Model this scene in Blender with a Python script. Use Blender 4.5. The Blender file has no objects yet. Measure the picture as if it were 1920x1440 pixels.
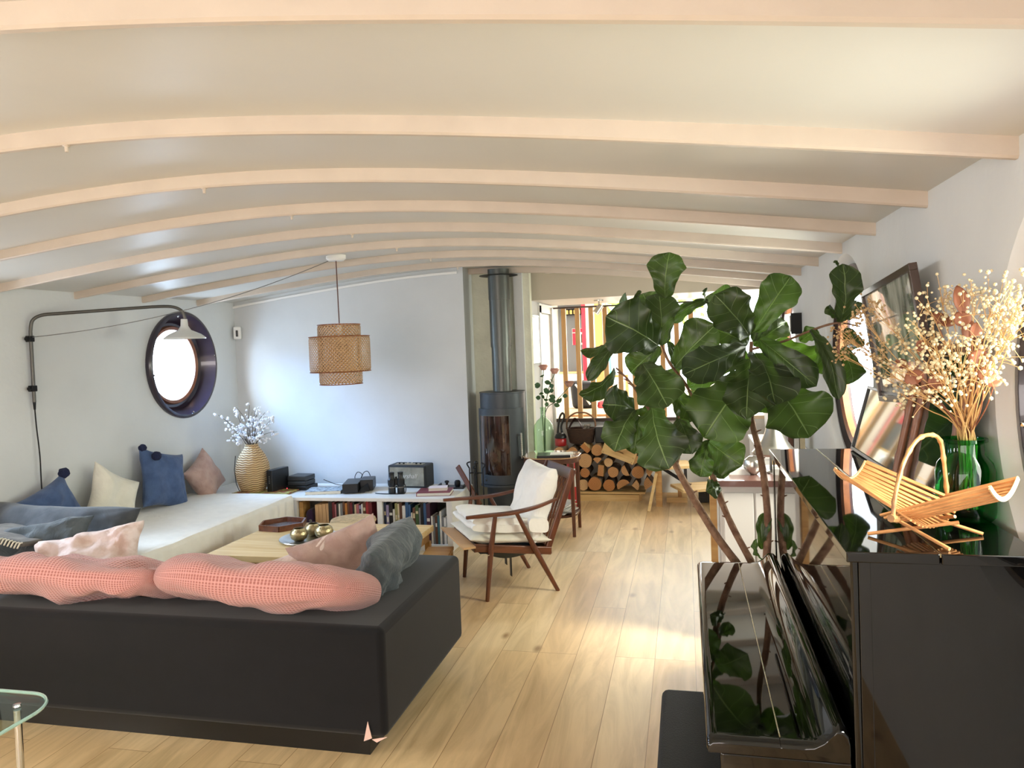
import bpy, bmesh, math, random
from mathutils import Vector, Matrix, noise
C = bpy.context.scene
COL = C.collection
PI = math.pi
R = math.radians

# ------------------------------------------------------------------ helpers
def lin(c):
    if isinstance(c, str):
        c = tuple(int(c[i:i+2], 16)/255 for i in (0, 2, 4))
    return tuple((x/12.92 if x <= .04045 else ((x+.055)/1.055)**2.4) for x in c) + (1,)

def setin(b, **kw):
    for k, v in kw.items():
        b.inputs[k.replace('_', ' ')].default_value = v

def base_mat(name):
    m = bpy.data.materials.new(name); m.use_nodes = True
    nt = m.node_tree; return m, nt, nt.nodes['Principled BSDF']

def mat(name, col, rough=.6, metal=0, var=0, vscale=8, bump=0, bscale=60, coat=0, spec=.5, sheen=0, stretch=None, ior=None, col2=None, trans=0):
    """principled material; var mixes towards col2 (or a darker tone) with noise, bump adds noise relief"""
    m, nt, b = base_mat(name)
    L = nt.links
    c = lin(col)
    b.inputs['Base Color'].default_value = c
    b.inputs['Roughness'].default_value = rough
    b.inputs['Metallic'].default_value = metal
    b.inputs['Specular IOR Level'].default_value = spec
    if coat: b.inputs['Coat Weight'].default_value = coat; b.inputs['Coat Roughness'].default_value = .02
    if sheen: b.inputs['Sheen Weight'].default_value = sheen; b.inputs['Sheen Roughness'].default_value = .4
    if ior: b.inputs['IOR'].default_value = ior
    if trans: b.inputs['Transmission Weight'].default_value = trans
    if var or bump:
        tc = nt.nodes.new('ShaderNodeTexCoord'); mp = nt.nodes.new('ShaderNodeMapping')
        L.new(tc.outputs['Object'], mp.inputs[0])
        if stretch: mp.inputs['Scale'].default_value = stretch
    if var:
        n = nt.nodes.new('ShaderNodeTexNoise'); n.inputs['Scale'].default_value = vscale; n.inputs['Detail'].default_value = 5
        L.new(mp.outputs[0], n.inputs['Vector'])
        r = nt.nodes.new('ShaderNodeValToRGB'); r.color_ramp.elements[0].position = .35; r.color_ramp.elements[1].position = .7
        r.color_ramp.elements[0].color = c
        r.color_ramp.elements[1].color = lin(col2) if col2 else tuple(x*(1-var) for x in c[:3])+(1,)
        L.new(n.outputs[0], r.inputs[0]); L.new(r.outputs[0], b.inputs['Base Color'])
    if bump:
        n2 = nt.nodes.new('ShaderNodeTexNoise'); n2.inputs['Scale'].default_value = bscale; n2.inputs['Detail'].default_value = 4
        L.new(mp.outputs[0], n2.inputs['Vector'])
        bp = nt.nodes.new('ShaderNodeBump'); bp.inputs['Strength'].default_value = bump; bp.inputs['Distance'].default_value = .01
        L.new(n2.outputs[0], bp.inputs['Height']); L.new(bp.outputs[0], b.inputs['Normal'])
    return m

def wood(name, c1, c2, scale=(30, 2, 30), rough=.45, coat=0):
    """wood grain running along local Y unless scale says otherwise"""
    m, nt, b = base_mat(name); L = nt.links
    tc = nt.nodes.new('ShaderNodeTexCoord'); mp = nt.nodes.new('ShaderNodeMapping'); mp.inputs['Scale'].default_value = scale
    n = nt.nodes.new('ShaderNodeTexNoise'); n.inputs['Scale'].default_value = 1; n.inputs['Detail'].default_value = 6; n.inputs['Distortion'].default_value = .6
    r = nt.nodes.new('ShaderNodeValToRGB'); r.color_ramp.elements[0].position = .3; r.color_ramp.elements[1].position = .72
    r.color_ramp.elements[0].color = lin(c1); r.color_ramp.elements[1].color = lin(c2)
    L.new(tc.outputs['Object'], mp.inputs[0]); L.new(mp.outputs[0], n.inputs['Vector']); L.new(n.outputs[0], r.inputs[0]); L.new(r.outputs[0], b.inputs['Base Color'])
    b.inputs['Roughness'].default_value = rough
    if coat: b.inputs['Coat Weight'].default_value = coat; b.inputs['Coat Roughness'].default_value = .15
    bp = nt.nodes.new('ShaderNodeBump'); bp.inputs['Strength'].default_value = .12; bp.inputs['Distance'].default_value = .004
    L.new(n.outputs[0], bp.inputs['Height']); L.new(bp.outputs[0], b.inputs['Normal'])
    return m

class MB:
    def __init__(s): s.bm = bmesh.new(); s.mi = 0; s.bv = 0
    def _tag(s, faces):
        for f in faces: f.material_index = s.mi
    def box(s, a, b, bev=0, rot=None, piv=None, seg=2):
        """axis aligned box from corner a to corner b"""
        c = [(a[i]+b[i])/2 for i in range(3)]; d = [abs(b[i]-a[i]) for i in range(3)]
        r = bmesh.ops.create_cube(s.bm, size=1)
        bmesh.ops.scale(s.bm, vec=d, verts=r['verts']); bmesh.ops.translate(s.bm, vec=c, verts=r['verts'])
        vs = r['verts']
        if bev:
            s.bv = 1
            es = list({e for v in vs for e in v.link_edges})
            q = bmesh.ops.bevel(s.bm, geom=es, offset=bev, segments=seg, affect='EDGES', profile=.5)
            vs = list({v for f in q['faces'] for v in f.verts} | {v for v in vs if v.is_valid})
            # all verts of the island
            seen = set(vs); st = list(vs)
            while st:
                v = st.pop()
                for e in v.link_edges:
                    o = e.other_vert(v)
                    if o not in seen: seen.add(o); st.append(o)
            vs = list(seen)
        if rot is not None:
            bmesh.ops.rotate(s.bm, cent=piv or c, matrix=rot, verts=vs)
        s._tag({f for v in vs for f in v.link_faces})
        return vs
    def beam(s, p0, p1, w, h, up=(0, 0, 1), w1=None, h1=None):
        """rectangular bar from p0 to p1; w across, h along up"""
        p0, p1, up = Vector(p0), Vector(p1), Vector(up)
        d = (p1-p0).normalized(); x = d.cross(up)
        if x.length < 1e-4: x = d.cross(Vector((1, 0, 0)))
        x.normalize(); u = x.cross(d).normalized()
        w1 = w if w1 is None else w1; h1 = h if h1 is None else h1
        vs = []
        for p, ww, hh in ((p0, w, h), (p1, w1, h1)):
            for sx, sy in ((-1, -1), (1, -1), (1, 1), (-1, 1)):
                vs.append(s.bm.verts.new(p+x*sx*ww/2+u*sy*hh/2))
        fs = [(3, 2, 1, 0), (4, 5, 6, 7)]+[(i, (i+1) % 4, (i+1) % 4+4, i+4) for i in range(4)]
        s._tag([s.bm.faces.new([vs[i] for i in f]) for f in fs]); return vs
    def tube(s, pts, r, n=10, cap=True):
        """round tube through pts, r a number or a list"""
        pts = [Vector(p) for p in pts]; k = len(pts)
        rr = r if isinstance(r, (list, tuple)) else [r]*k
        t0 = (pts[1]-pts[0]).normalized(); a = Vector((0, 0, 1)) if abs(t0.z) < .9 else Vector((1, 0, 0))
        nx = t0.cross(a).normalized(); rings = []
        for i in range(k):
            t = (pts[min(i+1, k-1)]-pts[max(i-1, 0)]).normalized()
            nx = (nx-t*nx.dot(t)).normalized(); ny = t.cross(nx)
            rings.append([s.bm.verts.new(pts[i]+(nx*math.cos(2*PI*j/n)+ny*math.sin(2*PI*j/n))*rr[i]) for j in range(n)])
        fs = []
        for i in range(k-1):
            for j in range(n):
                fs.append(s.bm.faces.new((rings[i][j], rings[i][(j+1) % n], rings[i+1][(j+1) % n], rings[i+1][j])))
        if cap:
            fs.append(s.bm.faces.new(rings[0][::-1])); fs.append(s.bm.faces.new(rings[-1]))
        s._tag(fs); return rings
    def lathe(s, prof, c=(0, 0, 0), n=32, axis='z', sx=1, sy=1):
        """revolve (r,z) profile; closes where r==0"""
        c = Vector(c); rings = []
        def P(r, z, a):
            x, y = r*math.cos(a)*sx, r*math.sin(a)*sy
            v = (x, y, z) if axis == 'z' else ((z, x, y) if axis == 'x' else (x, z, -y))
            return c+Vector(v)
        for r, z in prof:
            rings.append([s.bm.verts.new(P(0, z, 0))] if r < 1e-6 else [s.bm.verts.new(P(r, z, 2*PI*j/n)) for j in range(n)])
        fs = []
        for A, B in zip(rings, rings[1:]):
            for j in range(n):
                a, b, d, e = A[j % len(A)], A[(j+1) % len(A)], B[(j+1) % len(B)], B[j % len(B)]
                q = []
                for v in (a, b, d, e):
                    if v not in q: q.append(v)
                if len(q) > 2:
                    try: fs.append(s.bm.faces.new(q))
                    except ValueError: pass
        s._tag(fs)
    def prism(s, pts, vec):
        """extrude polygon pts (3D) by vec"""
        vec = Vector(vec); a = [s.bm.verts.new(Vector(p)) for p in pts]; b = [s.bm.verts.new(Vector(p)+vec) for p in pts]
        n = len(pts); fs = [s.bm.faces.new(a[::-1]), s.bm.faces.new(b)]
        for i in range(n): fs.append(s.bm.faces.new((a[i], a[(i+1) % n], b[(i+1) % n], b[i])))
        s._tag(fs)
    def grid(s, fn, nu, nv, closeu=False, thick=0):
        V = [[s.bm.verts.new(Vector(fn(i/(nu if closeu else nu-1), j/(nv-1)))) for j in range(nv)] for i in range(nu)]
        fs = []
        for i in range(nu if closeu else nu-1):
            for j in range(nv-1):
                fs.append(s.bm.faces.new((V[i][j], V[(i+1) % nu][j], V[(i+1) % nu][j+1], V[i][j+1])))
        s._tag(fs); return V
    def ball(s, c, r, sub=1, sc=(1, 1, 1)):
        q = bmesh.ops.create_icosphere(s.bm, subdivisions=sub, radius=r)
        bmesh.ops.scale(s.bm, vec=sc, verts=q['verts']); bmesh.ops.translate(s.bm, vec=c, verts=q['verts'])
        s._tag({f for v in q['verts'] for f in v.link_faces})
    def build(s, name, mats, parent=None, loc=(0, 0, 0), rot=(0, 0, 0), smooth=35, solid=0, bevel=0, sub=0, fixn=True):
        if fixn: bmesh.ops.recalc_face_normals(s.bm, faces=s.bm.faces)
        me = bpy.data.meshes.new(name); s.bm.to_mesh(me); s.bm.free()
        o = bpy.data.objects.new(name, me); COL.objects.link(o)
        for m in (mats if isinstance(mats, (list, tuple)) else [mats]): me.materials.append(m)
        o.location = loc; o.rotation_euler = rot
        if parent: o.parent = parent
        if smooth:
            me.shade_smooth()
            me.set_sharp_from_angle(angle=R(smooth))
        if solid:
            md = o.modifiers.new('solid', 'SOLIDIFY'); md.thickness = solid; md.offset = 0
        if bevel:
            md = o.modifiers.new('bevel', 'BEVEL'); md.width = bevel; md.segments = 2; md.limit_method = 'ANGLE'; md.angle_limit = R(40)
        if (s.bv or bevel) and smooth:
            me.set_sharp_from_angle(angle=R(50)); md = o.modifiers.new('wn', 'WEIGHTED_NORMAL'); md.keep_sharp = True; md.weight = 100
        if sub:
            md = o.modifiers.new('sub', 'SUBSURF'); md.levels = sub; md.render_levels = sub
        return o

def bxo(name, a, b, m, parent=None, bev=0, **k):
    q = MB(); q.box(a, b, bev); return q.build(name, m, parent, **k)
def tag(o, label, cat, group=None, kind=None):
    o['label'] = label; o['category'] = cat
    if group: o['group'] = group
    if kind: o['kind'] = kind
    return o
def thing(name, label, cat, loc=(0, 0, 0), rz=0, group=None, rot=None):
    o = bpy.data.objects.new(name, None); COL.objects.link(o); o.empty_display_size = .05
    o.location = loc; o.rotation_euler = rot or (0, 0, rz)
    return tag(o, label, cat, group)
def struct(o): o['kind'] = 'structure'; return o
def rotm(ax, a): return Matrix.Rotation(a, 3, ax)
def lerp(a, b, t): return a+(b-a)*t
def interp(x, T):
    if x <= T[0][0]: return T[0][1]
    for (a, b), (c, d) in zip(T, T[1:]):
        if x <= c: return b+(d-b)*(x-a)/(c-a)
    return T[-1][1]
def bez(p, n=12):
    """Catmull-Rom through points"""
    p = [Vector(q) for q in p]; out = []
    for i in range(len(p)-1):
        a, b, c, d = p[max(i-1, 0)], p[i], p[i+1], p[min(i+2, len(p)-1)]
        for k in range(n):
            t = k/n
            out.append(.5*((2*b)+(c-a)*t+(2*a-5*b+4*c-d)*t*t+(3*b-a-3*c+d)*t**3))
    out.append(p[-1]); return out

# ------------------------------------------------------------------ camera
cam = bpy.data.cameras.new('camera'); co = bpy.data.objects.new('camera', cam); COL.objects.link(co)
dY = Vector((325, -50, 1400)).normalized(); dn = Vector((.038, 1, .0269)); dn = (dn-dY*dn.dot(dY)).normalized(); dX = dn.cross(dY)
# rows of camera-to-world (image x right, y down, z forward)
M = Matrix(((dX.x, -dX.y, -dX.z), (dY.x, -dY.y, -dY.z), (-dn.x, dn.y, dn.z)))
co.matrix_world = Matrix.Translation((0, 0, 1.62)) @ M.to_4x4()
cam.sensor_width = 36; cam.sensor_fit = 'HORIZONTAL'; cam.lens = 1400/1920*36
cam.shift_y = (684-720)/1920*1.0
cam.clip_start = .05; cam.clip_end = 200
C.camera = co

# ------------------------------------------------------------------ materials
white_wall = mat('white_plaster', 'cfd1d1', .85, var=.05, vscale=3, bump=.15, bscale=25)
white_paint = mat('white_paint', 'e9e7e2', .45, bump=.05, bscale=60)
ceil_paint = mat('ceiling_paint', 'cfccc4', .45, var=.04, vscale=2, bump=.12, bscale=5)
beam_paint = mat('beam_paint', 'cabcac', .45, var=.1, vscale=6, bump=.12, bscale=30)
concrete = mat('bare_plaster', 'd9d9c6', .9, var=.14, vscale=5, bump=.35, bscale=30)
black_lacquer = mat('black_lacquer', '030303', .03, spec=.5, ior=1.6)
black_satin = mat('black_satin', '0b0b0c', .35)
black_plastic = mat('black_plastic', '141517', .4)
dark_iron = mat('dark_iron', '1d1d1e', .5, metal=.6)
stove_grey = mat('stove_grey', '3a3f43', .42, metal=.25, var=.05, vscale=20)
pipe_grey = mat('pipe_grey', '5a5c58', .38, metal=.6, var=.08, vscale=12)
steel = mat('brushed_steel', 'c9c7c0', .28, metal=1)
chrome = mat('chrome', 'd5d5d5', .12, metal=1)
brass = mat('aged_brass', 'b7a883', .28, metal=1, var=.3, vscale=30, bump=.4, bscale=90)
walnut = wood('walnut', '4a2412', '6d3a1e', (60, 60, 6), .38, .3)
walnut_y = wood('walnut_y', '4f2814', '713d20', (40, 4, 40), .38, .3)
mahog = wood('mahogany', '3a1d10', '5c3019', (6, 30, 30), .35, .3)
pine = wood('pine', 'e6cc9a', 'd2ae72', (2, 24, 24), .5)
pine_dark = wood('pine_edge', 'c39a5e', 'a87a42', (4, 30, 30), .5)
slatwood = wood('slat_wood', 'd3a971', 'bb8d55', (40, 40, 3), .5)
crate_wood = wood('crate_wood', 'dcbd86', 'c9a468', (4, 40, 40), .6)
bamboo = wood('bamboo', 'cc955f', 'a97346', (3, 60, 60), .4)
bamboo_dark = mat('bamboo_dark', '8a5230', .35, var=.4, vscale=14)
def fabric(name, col, col2=None, bump=.5, scale=500, sheen=.2, wr=0, wscale=12, var=.1, rough=.9):
    m, nt, b = base_mat(name); L = nt.links
    tc = nt.nodes.new('ShaderNodeTexCoord')
    n = nt.nodes.new('ShaderNodeTexNoise'); n.inputs['Scale'].default_value = 14; n.inputs['Detail'].default_value = 8
    r = nt.nodes.new('ShaderNodeValToRGB'); c = lin(col); r.color_ramp.elements[0].position = .4; r.color_ramp.elements[1].position = .65
    r.color_ramp.elements[0].color = c; r.color_ramp.elements[1].color = lin(col2) if col2 else tuple(x*(1-var) for x in c[:3])+(1,)
    L.new(tc.outputs['Object'], n.inputs['Vector']); L.new(n.outputs[0], r.inputs[0]); L.new(r.outputs[0], b.inputs['Base Color'])
    b.inputs['Roughness'].default_value = rough; b.inputs['Sheen Weight'].default_value = sheen; b.inputs['Specular IOR Level'].default_value = .25
    n2 = nt.nodes.new('ShaderNodeTexNoise'); n2.inputs['Scale'].default_value = scale
    L.new(tc.outputs['Object'], n2.inputs['Vector'])
    bp = nt.nodes.new('ShaderNodeBump'); bp.inputs['Strength'].default_value = bump; bp.inputs['Distance'].default_value = .001
    L.new(n2.outputs[0], bp.inputs['Height'])
    last = bp
    if wr:
        n3 = nt.nodes.new('ShaderNodeTexNoise'); n3.inputs['Scale'].default_value = wscale; n3.inputs['Detail'].default_value = 3; n3.inputs['Distortion'].default_value = 1.2
        L.new(tc.outputs['Object'], n3.inputs['Vector'])
        b2 = nt.nodes.new('ShaderNodeBump'); b2.inputs['Strength'].default_value = wr; b2.inputs['Distance'].default_value = .02
        L.new(n3.outputs[0], b2.inputs['Height']); L.new(bp.outputs[0], b2.inputs['Normal']); last = b2
    L.new(last.outputs[0], b.inputs['Normal'])
    return m
def waffle(name, col, col2, cell=.012):
    m, nt, b = base_mat(name); L = nt.links
    uv = nt.nodes.new('ShaderNodeTexCoord'); sp = nt.nodes.new('ShaderNodeSeparateXYZ'); L.new(uv.outputs['UV'], sp.inputs[0])
    outs = []
    for k in (0, 1):
        mu = nt.nodes.new('ShaderNodeMath'); mu.operation = 'MULTIPLY'; mu.inputs[1].default_value = PI/cell; L.new(sp.outputs[k], mu.inputs[0])
        si = nt.nodes.new('ShaderNodeMath'); si.operation = 'SINE'; L.new(mu.outputs[0], si.inputs[0])
        ab = nt.nodes.new('ShaderNodeMath'); ab.operation = 'ABSOLUTE'; L.new(si.outputs[0], ab.inputs[0]); outs.append(ab)
    mi = nt.nodes.new('ShaderNodeMath'); mi.operation = 'MULTIPLY'; L.new(outs[0].outputs[0], mi.inputs[0]); L.new(outs[1].outputs[0], mi.inputs[1])
    r = nt.nodes.new('ShaderNodeValToRGB'); r.color_ramp.elements[0].color = lin(col); r.color_ramp.elements[1].color = lin(col2); r.color_ramp.elements[0].position = .25; r.color_ramp.elements[1].position = .8
    L.new(mi.outputs[0], r.inputs[0]); L.new(r.outputs[0], b.inputs['Base Color'])
    inv = nt.nodes.new('ShaderNodeMath'); inv.operation = 'SUBTRACT'; inv.inputs[0].default_value = 1; L.new(mi.outputs[0], inv.inputs[1])
    bp = nt.nodes.new('ShaderNodeBump'); bp.inputs['Strength'].default_value = .7; bp.inputs['Distance'].default_value = .004; L.new(inv.outputs[0], bp.inputs['Height']); L.new(bp.outputs[0], b.inputs['Normal'])
    b.inputs['Roughness'].default_value = .95; b.inputs['Sheen Weight'].default_value = .3; return m
sofa_fab = fabric('charcoal_velvet', '101013', sheen=.12, bump=.2, scale=300, var=.15)
linen_white = fabric('natural_linen', 'efece6', wr=.35, wscale=6, var=.05)
grey_linen = fabric('slate_linen', '4f565a', '444b50', wr=.8, wscale=12)
dk_linen = fabric('dark_grey_linen', '474a4e', '3c4045', wr=.5, wscale=5)
blue_fab = fabric('denim_blue', '4a5f85', '3e5278', scale=260, bump=.8, wr=.35)
navy = mat('navy_pompom', '1b2345', .95, bump=1, bscale=150)
pink_linen = fabric('dusty_pink', 'b89c93', 'aa8c84', scale=200, bump=1.2, wr=.5)
blush = fabric('blush_pattern', 'e3d3cf', 'c6ab9f', wr=.6, wscale=14)
cream = fabric('cream_cotton', 'e3decf', wr=.5, wscale=8, var=.05)
offwhite = fabric('off_white_cotton', 'efebe4', wr=.5, wscale=9, var=.04)
waf_pink = waffle('pink_waffle', 'cf9690', 'a3625c', .014)
def glass_pane(name, tint=(1, 1, 1), g=1.45):
    m = bpy.data.materials.new(name); m.use_nodes = True; nt = m.node_tree; nt.nodes.clear()
    o = nt.nodes.new('ShaderNodeOutputMaterial'); t = nt.nodes.new('ShaderNodeBsdfTransparent'); t.inputs[0].default_value = (*tint, 1)
    gl = nt.nodes.new('ShaderNodeBsdfGlossy'); gl.inputs['Roughness'].default_value = .02
    mx = nt.nodes.new('ShaderNodeMixShader'); lw = nt.nodes.new('ShaderNodeLayerWeight'); lw.inputs[0].default_value = .5; pw = nt.nodes.new('ShaderNodeMath'); pw.operation = 'POWER'; pw.inputs[1].default_value = 4; nt.links.new(lw.outputs['Facing'], pw.inputs[0]); fr = nt.nodes.new('ShaderNodeMath'); fr.operation = 'MULTIPLY_ADD'; fr.inputs[1].default_value = (g-1)*1.2; fr.inputs[2].default_value = .03; nt.links.new(pw.outputs[0], fr.inputs[0])
    nt.links.new(fr.outputs[0], mx.inputs[0]); nt.links.new(t.outputs[0], mx.inputs[1]); nt.links.new(gl.outputs[0], mx.inputs[2]); nt.links.new(mx.outputs[0], o.inputs[0])
    return m
pane = glass_pane('window_glass')
def emit(name, col, s):
    m = bpy.data.materials.new(name); m.use_nodes = True; nt = m.node_tree; nt.nodes.clear()
    o = nt.nodes.new('ShaderNodeOutputMaterial'); e = nt.nodes.new('ShaderNodeEmission'); e.inputs[0].default_value = lin(col); e.inputs[1].default_value = s
    nt.links.new(e.outputs[0], o.inputs[0]); return m

# floor planks
def floor_mat():
    m, nt, b = base_mat('oak_planks'); L = nt.links; N = nt.nodes.new
    tc = N('ShaderNodeTexCoord'); mp = N('ShaderNodeMapping'); mp.inputs['Rotation'].default_value = (0, 0, R(90)); L.new(tc.outputs['Object'], mp.inputs[0])
    br = N('ShaderNodeTexBrick'); br.inputs['Scale'].default_value = 1; br.inputs['Brick Width'].default_value = 1.9; br.inputs['Row Height'].default_value = .2
    br.inputs['Mortar Size'].default_value = .0016; br.inputs['Mortar Smooth'].default_value = .3; br.inputs['Bias'].default_value = 0
    br.offset = .37; br.offset_frequency = 3
    br.inputs['Color1'].default_value = (0, 0, 0, 1); br.inputs['Color2'].default_value = (1, 1, 1, 1); br.inputs['Mortar'].default_value = (.5, .5, .5, 1)
    L.new(mp.outputs[0], br.inputs['Vector'])
    r = N('ShaderNodeValToRGB'); e = r.color_ramp.elements; e[0].color = lin('cfae80'); e[1].color = lin('dfc69b'); L.new(br.outputs[0], r.inputs[0])
    # grain
    m2 = N('ShaderNodeMapping'); m2.inputs['Scale'].default_value = (9, 1.1, 9); L.new(tc.outputs['Object'], m2.inputs[0])
    # offset grain per plank
    av = N('ShaderNodeVectorMath'); av.operation = 'ADD'; sc = N('ShaderNodeVectorMath'); sc.operation = 'SCALE'; sc.inputs['Scale'].default_value = 13
    L.new(br.outputs[0], sc.inputs[0]); L.new(m2.outputs[0], av.inputs[0]); L.new(sc.outputs[0], av.inputs[1])
    n = N('ShaderNodeTexNoise'); n.inputs['Scale'].default_value = 1; n.inputs['Detail'].default_value = 8; n.inputs['Distortion'].default_value = 1.5; n.inputs['Roughness'].default_value = .6; L.new(av.outputs[0], n.inputs['Vector'])
    r2 = N('ShaderNodeValToRGB'); e = r2.color_ramp.elements; e[0].position = .3; e[0].color = (.55, .5, .43, 1); e[1].position = .62; e[1].color = (1, 1, 1, 1); L.new(n.outputs[0], r2.inputs[0])
    mx = N('ShaderNodeMix'); mx.data_type = 'RGBA'; mx.blend_type = 'MULTIPLY'; mx.inputs[0].default_value = .72; L.new(r.outputs[0], mx.inputs[6]); L.new(r2.outputs[0], mx.inputs[7])
    # knots
    m3 = N('ShaderNodeMapping'); m3.inputs['Scale'].default_value = (3.2, 1.5, 1); L.new(tc.outputs['Object'], m3.inputs[0])
    vo = N('ShaderNodeTexVoronoi'); vo.inputs['Scale'].default_value = 1.3; L.new(m3.outputs[0], vo.inputs['Vector'])
    r3 = N('ShaderNodeValToRGB'); e = r3.color_ramp.elements; e[0].position = .03; e[0].color = (.36, .25, .16, 1); e[1].position = .12; e[1].color = (1, 1, 1, 1); L.new(vo.outputs[0], r3.inputs[0])
    mk = N('ShaderNodeMix'); mk.data_type = 'RGBA'; mk.blend_type = 'MULTIPLY'; mk.inputs[0].default_value = .8; L.new(mx.outputs[2], mk.inputs[6]); L.new(r3.outputs[0], mk.inputs[7])
    # joint
    mj = N('ShaderNodeMix'); mj.data_type = 'RGBA'; L.new(br.outputs['Fac'], mj.inputs[0]); L.new(mk.outputs[2], mj.inputs[6]); mj.inputs[7].default_value = lin('8a6a45')
    L.new(mj.outputs[2], b.inputs['Base Color'])
    b.inputs['Roughness'].default_value = .36
    bp = N('ShaderNodeBump'); bp.inputs['Strength'].default_value = .15; bp.inputs['Distance'].default_value = .003; L.new(n.outputs[0], bp.inputs['Height']); L.new(bp.outputs[0], b.inputs['Normal'])
    return m
oak = floor_mat()

# ------------------------------------------------------------------ room shell
XR = .76                                   # starboard wall
def XL(y): return -4.36+.027*y             # port wall, slightly oblique
YB = 6.36                                  # back wall
Y0 = -2.6                                  # wall behind the viewer
def zbeam(x): d = x+1.85; return 2.272-(.16 if d > 0 else .142)*(math.sqrt(d*d+1.44)-1.2)
def zceil(x): return zbeam(x)+.05
struct(bxo('floor', (-4.8, Y0-.2, -.08), (1.15, 8.1, 0), oak, smooth=0))
# ceiling: arched sheet with thickness
q = MB(); xs = [-4.75+i*(5.9/60) for i in range(61)]
pts = [(x, 0, zceil(x)) for x in xs]+[(x, 0, zceil(x)+.06) for x in reversed(xs)]
q.prism([(p[0], Y0-.2, p[2]) for p in pts], (0, 6.95-Y0+.2, 0)); struct(q.build('ceiling', ceil_paint, smooth=30))
# walls with round openings: built as ring of faces between ellipse and rectangle
def porthole_wall(name, P0, P1, z0, z1, holes, th, m, out):
    """vertical wall from P0 to P1 (xy), with round holes (distance along, z, radius_inner, radius_outer flare); out = outward normal"""
    q = MB(); d = Vector((P1[0]-P0[0], P1[1]-P0[1], 0)); Lg = d.length; d.normalize(); out = Vector(out)
    def W(s, z, dep=0): return Vector((P0[0], P0[1], 0))+d*s+Vector((0, 0, z))+out*dep
    n = 48; holes = sorted(holes); edges = [0]
    cells = []
    for i, h in enumerate(holes):
        a = h[0]-h[2]-.12; b = h[0]+h[2]+.12; cells.append((a, b, h))
    cur = 0
    for a, b, h in cells+[(Lg, Lg, None)]:
        if a > cur+1e-3:
            for dep, fl in ((0, 0), (th, 1)):
                v = [q.bm.verts.new(W(cur, z0, dep)), q.bm.verts.new(W(a, z0, dep)), q.bm.verts.new(W(a, z1, dep)), q.bm.verts.new(W(cur, z1, dep))]
                q.bm.faces.new(v)
        cur = b
        if h is None: break
        s0, zc, ri, ro = h[:4]
        for dep, rr in ((0, ri), (th, ro)):
            ring = []; sq = []
            for k in range(n):
                t = 2*PI*k/n; cs, sn = math.cos(t), math.sin(t)
                ring.append(q.bm.verts.new(W(s0+rr*cs, zc+rr*sn, dep)))
                hw = (b-a)/2; up = z1-zc; dn_ = zc-z0
                cand = []
                if abs(cs) > 1e-6: cand.append(hw/abs(cs))
                if sn > 1e-6: cand.append(up/sn)
                if sn < -1e-6: cand.append(dn_/-sn)
                tt = min(cand); sq.append(q.bm.verts.new(W(s0+tt*cs, zc+tt*sn, dep)))
            for k in range(n):
                q.bm.faces.new((ring[k], ring[(k+1) % n], sq[(k+1) % n], sq[k]))
            # corner fill
            if dep == 0: r0 = ring
            else: r1 = ring
            for sx, zz in ((a, z0), (b, z0), (a, z1), (b, z1)):
                c = W(sx, zz, dep); best = None
                for k in range(n):
                    A, B = sq[k], sq[(k+1) % n]
                    pa, pb = A.co, B.co
                    # adjacent samples that straddle the corner
                    sa = abs((pa-W(sx, pa.z, dep)).length) < 1e-4; sb = abs((pb-W(sx, pb.z, dep)).length) < 1e-4
                    za = abs(pa.z-zz) < 1e-4; zb = abs(pb.z-zz) < 1e-4
                    if (sa and zb and not za) or (za and sb and not zb):
                        cv = q.bm.verts.new(c); q.bm.faces.new((A, B, cv)); break
        for k in range(n): q.bm.faces.new((r0[k], r0[(k+1) % n], r1[(k+1) % n], r1[k]))
    return struct(q.build(name, m, smooth=40))
# port (left) wall: portholes at Y 5.62, 3.42, 1.2, -1.0 ; starboard at 6.2, 4.0, 1.75, -.6
LWn = Vector((-1, -.027, 0)).normalized()
Lh = [(5.62, 1.555), (3.32, 1.53), (1.1, 1.53), (-1.1, 1.53)]
porthole_wall('wall_left', (XL(Y0), Y0), (XL(YB+.1), YB+.1), -.05, 2.5, [((y-Y0), z, .455, .38) for y, z in Lh], .16, white_wall, LWn)
Rh = [(6.16, 1.5), (3.92, 1.46), (1.58, 1.46), (-.7, 1.46)]
porthole_wall('wall_right', (XR, Y0), (XR, 8.1), -.05, 2.5, [((y-Y0), z, .54, .46) for y, z in Rh], .07, white_wall, (1, 0, 0))
struct(bxo('wall_back', (-4.5, YB, -.05), (-1.90, YB+.42, 2.45), white_wall, smooth=0))
struct(bxo('wall_alcove', (-1.95, 6.635, -.05), (-1.36, 6.72, 2.45), concrete, smooth=0))
# partition running away beside the stove, with a doorway casing
struct(bxo('wall_partition', (-1.50, 6.60, -.05), (-1.42, 8.1, 2.45), white_wall, smooth=0))
t = MB(); t.box((-1.42, 7.30, 0), (-1.40, 7.40, 2.0)); t.box((-1.42, 7.30, 1.93), (-1.40, 8.0, 2.02)); t.box((-1.42, 7.93, 0), (-1.385, 8.0, 2.0)); t.box((-1.42, 7.42, 0), (-1.412, 7.92, 1.92))
struct(t.build('trim_10', white_paint, smooth=0))
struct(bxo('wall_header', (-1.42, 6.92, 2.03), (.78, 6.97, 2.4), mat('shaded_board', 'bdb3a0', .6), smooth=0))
struct(bxo('ceiling_passage', (-1.42, 6.97, 2.03), (.78, 8.1, 2.08), white_paint, smooth=0))
# cornice strip on the back wall under the ceiling
q = MB()
for a, b in zip([-4.2+i*.25 for i in range(9)], [-4.2+(i+1)*.25 for i in range(9)]):
    q.beam((a, YB-.012, zceil(a)-.045), (b, YB-.012, zceil(b)-.045), .01, .02)
struct(q.build('trim_11', white_paint, smooth=0))
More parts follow.
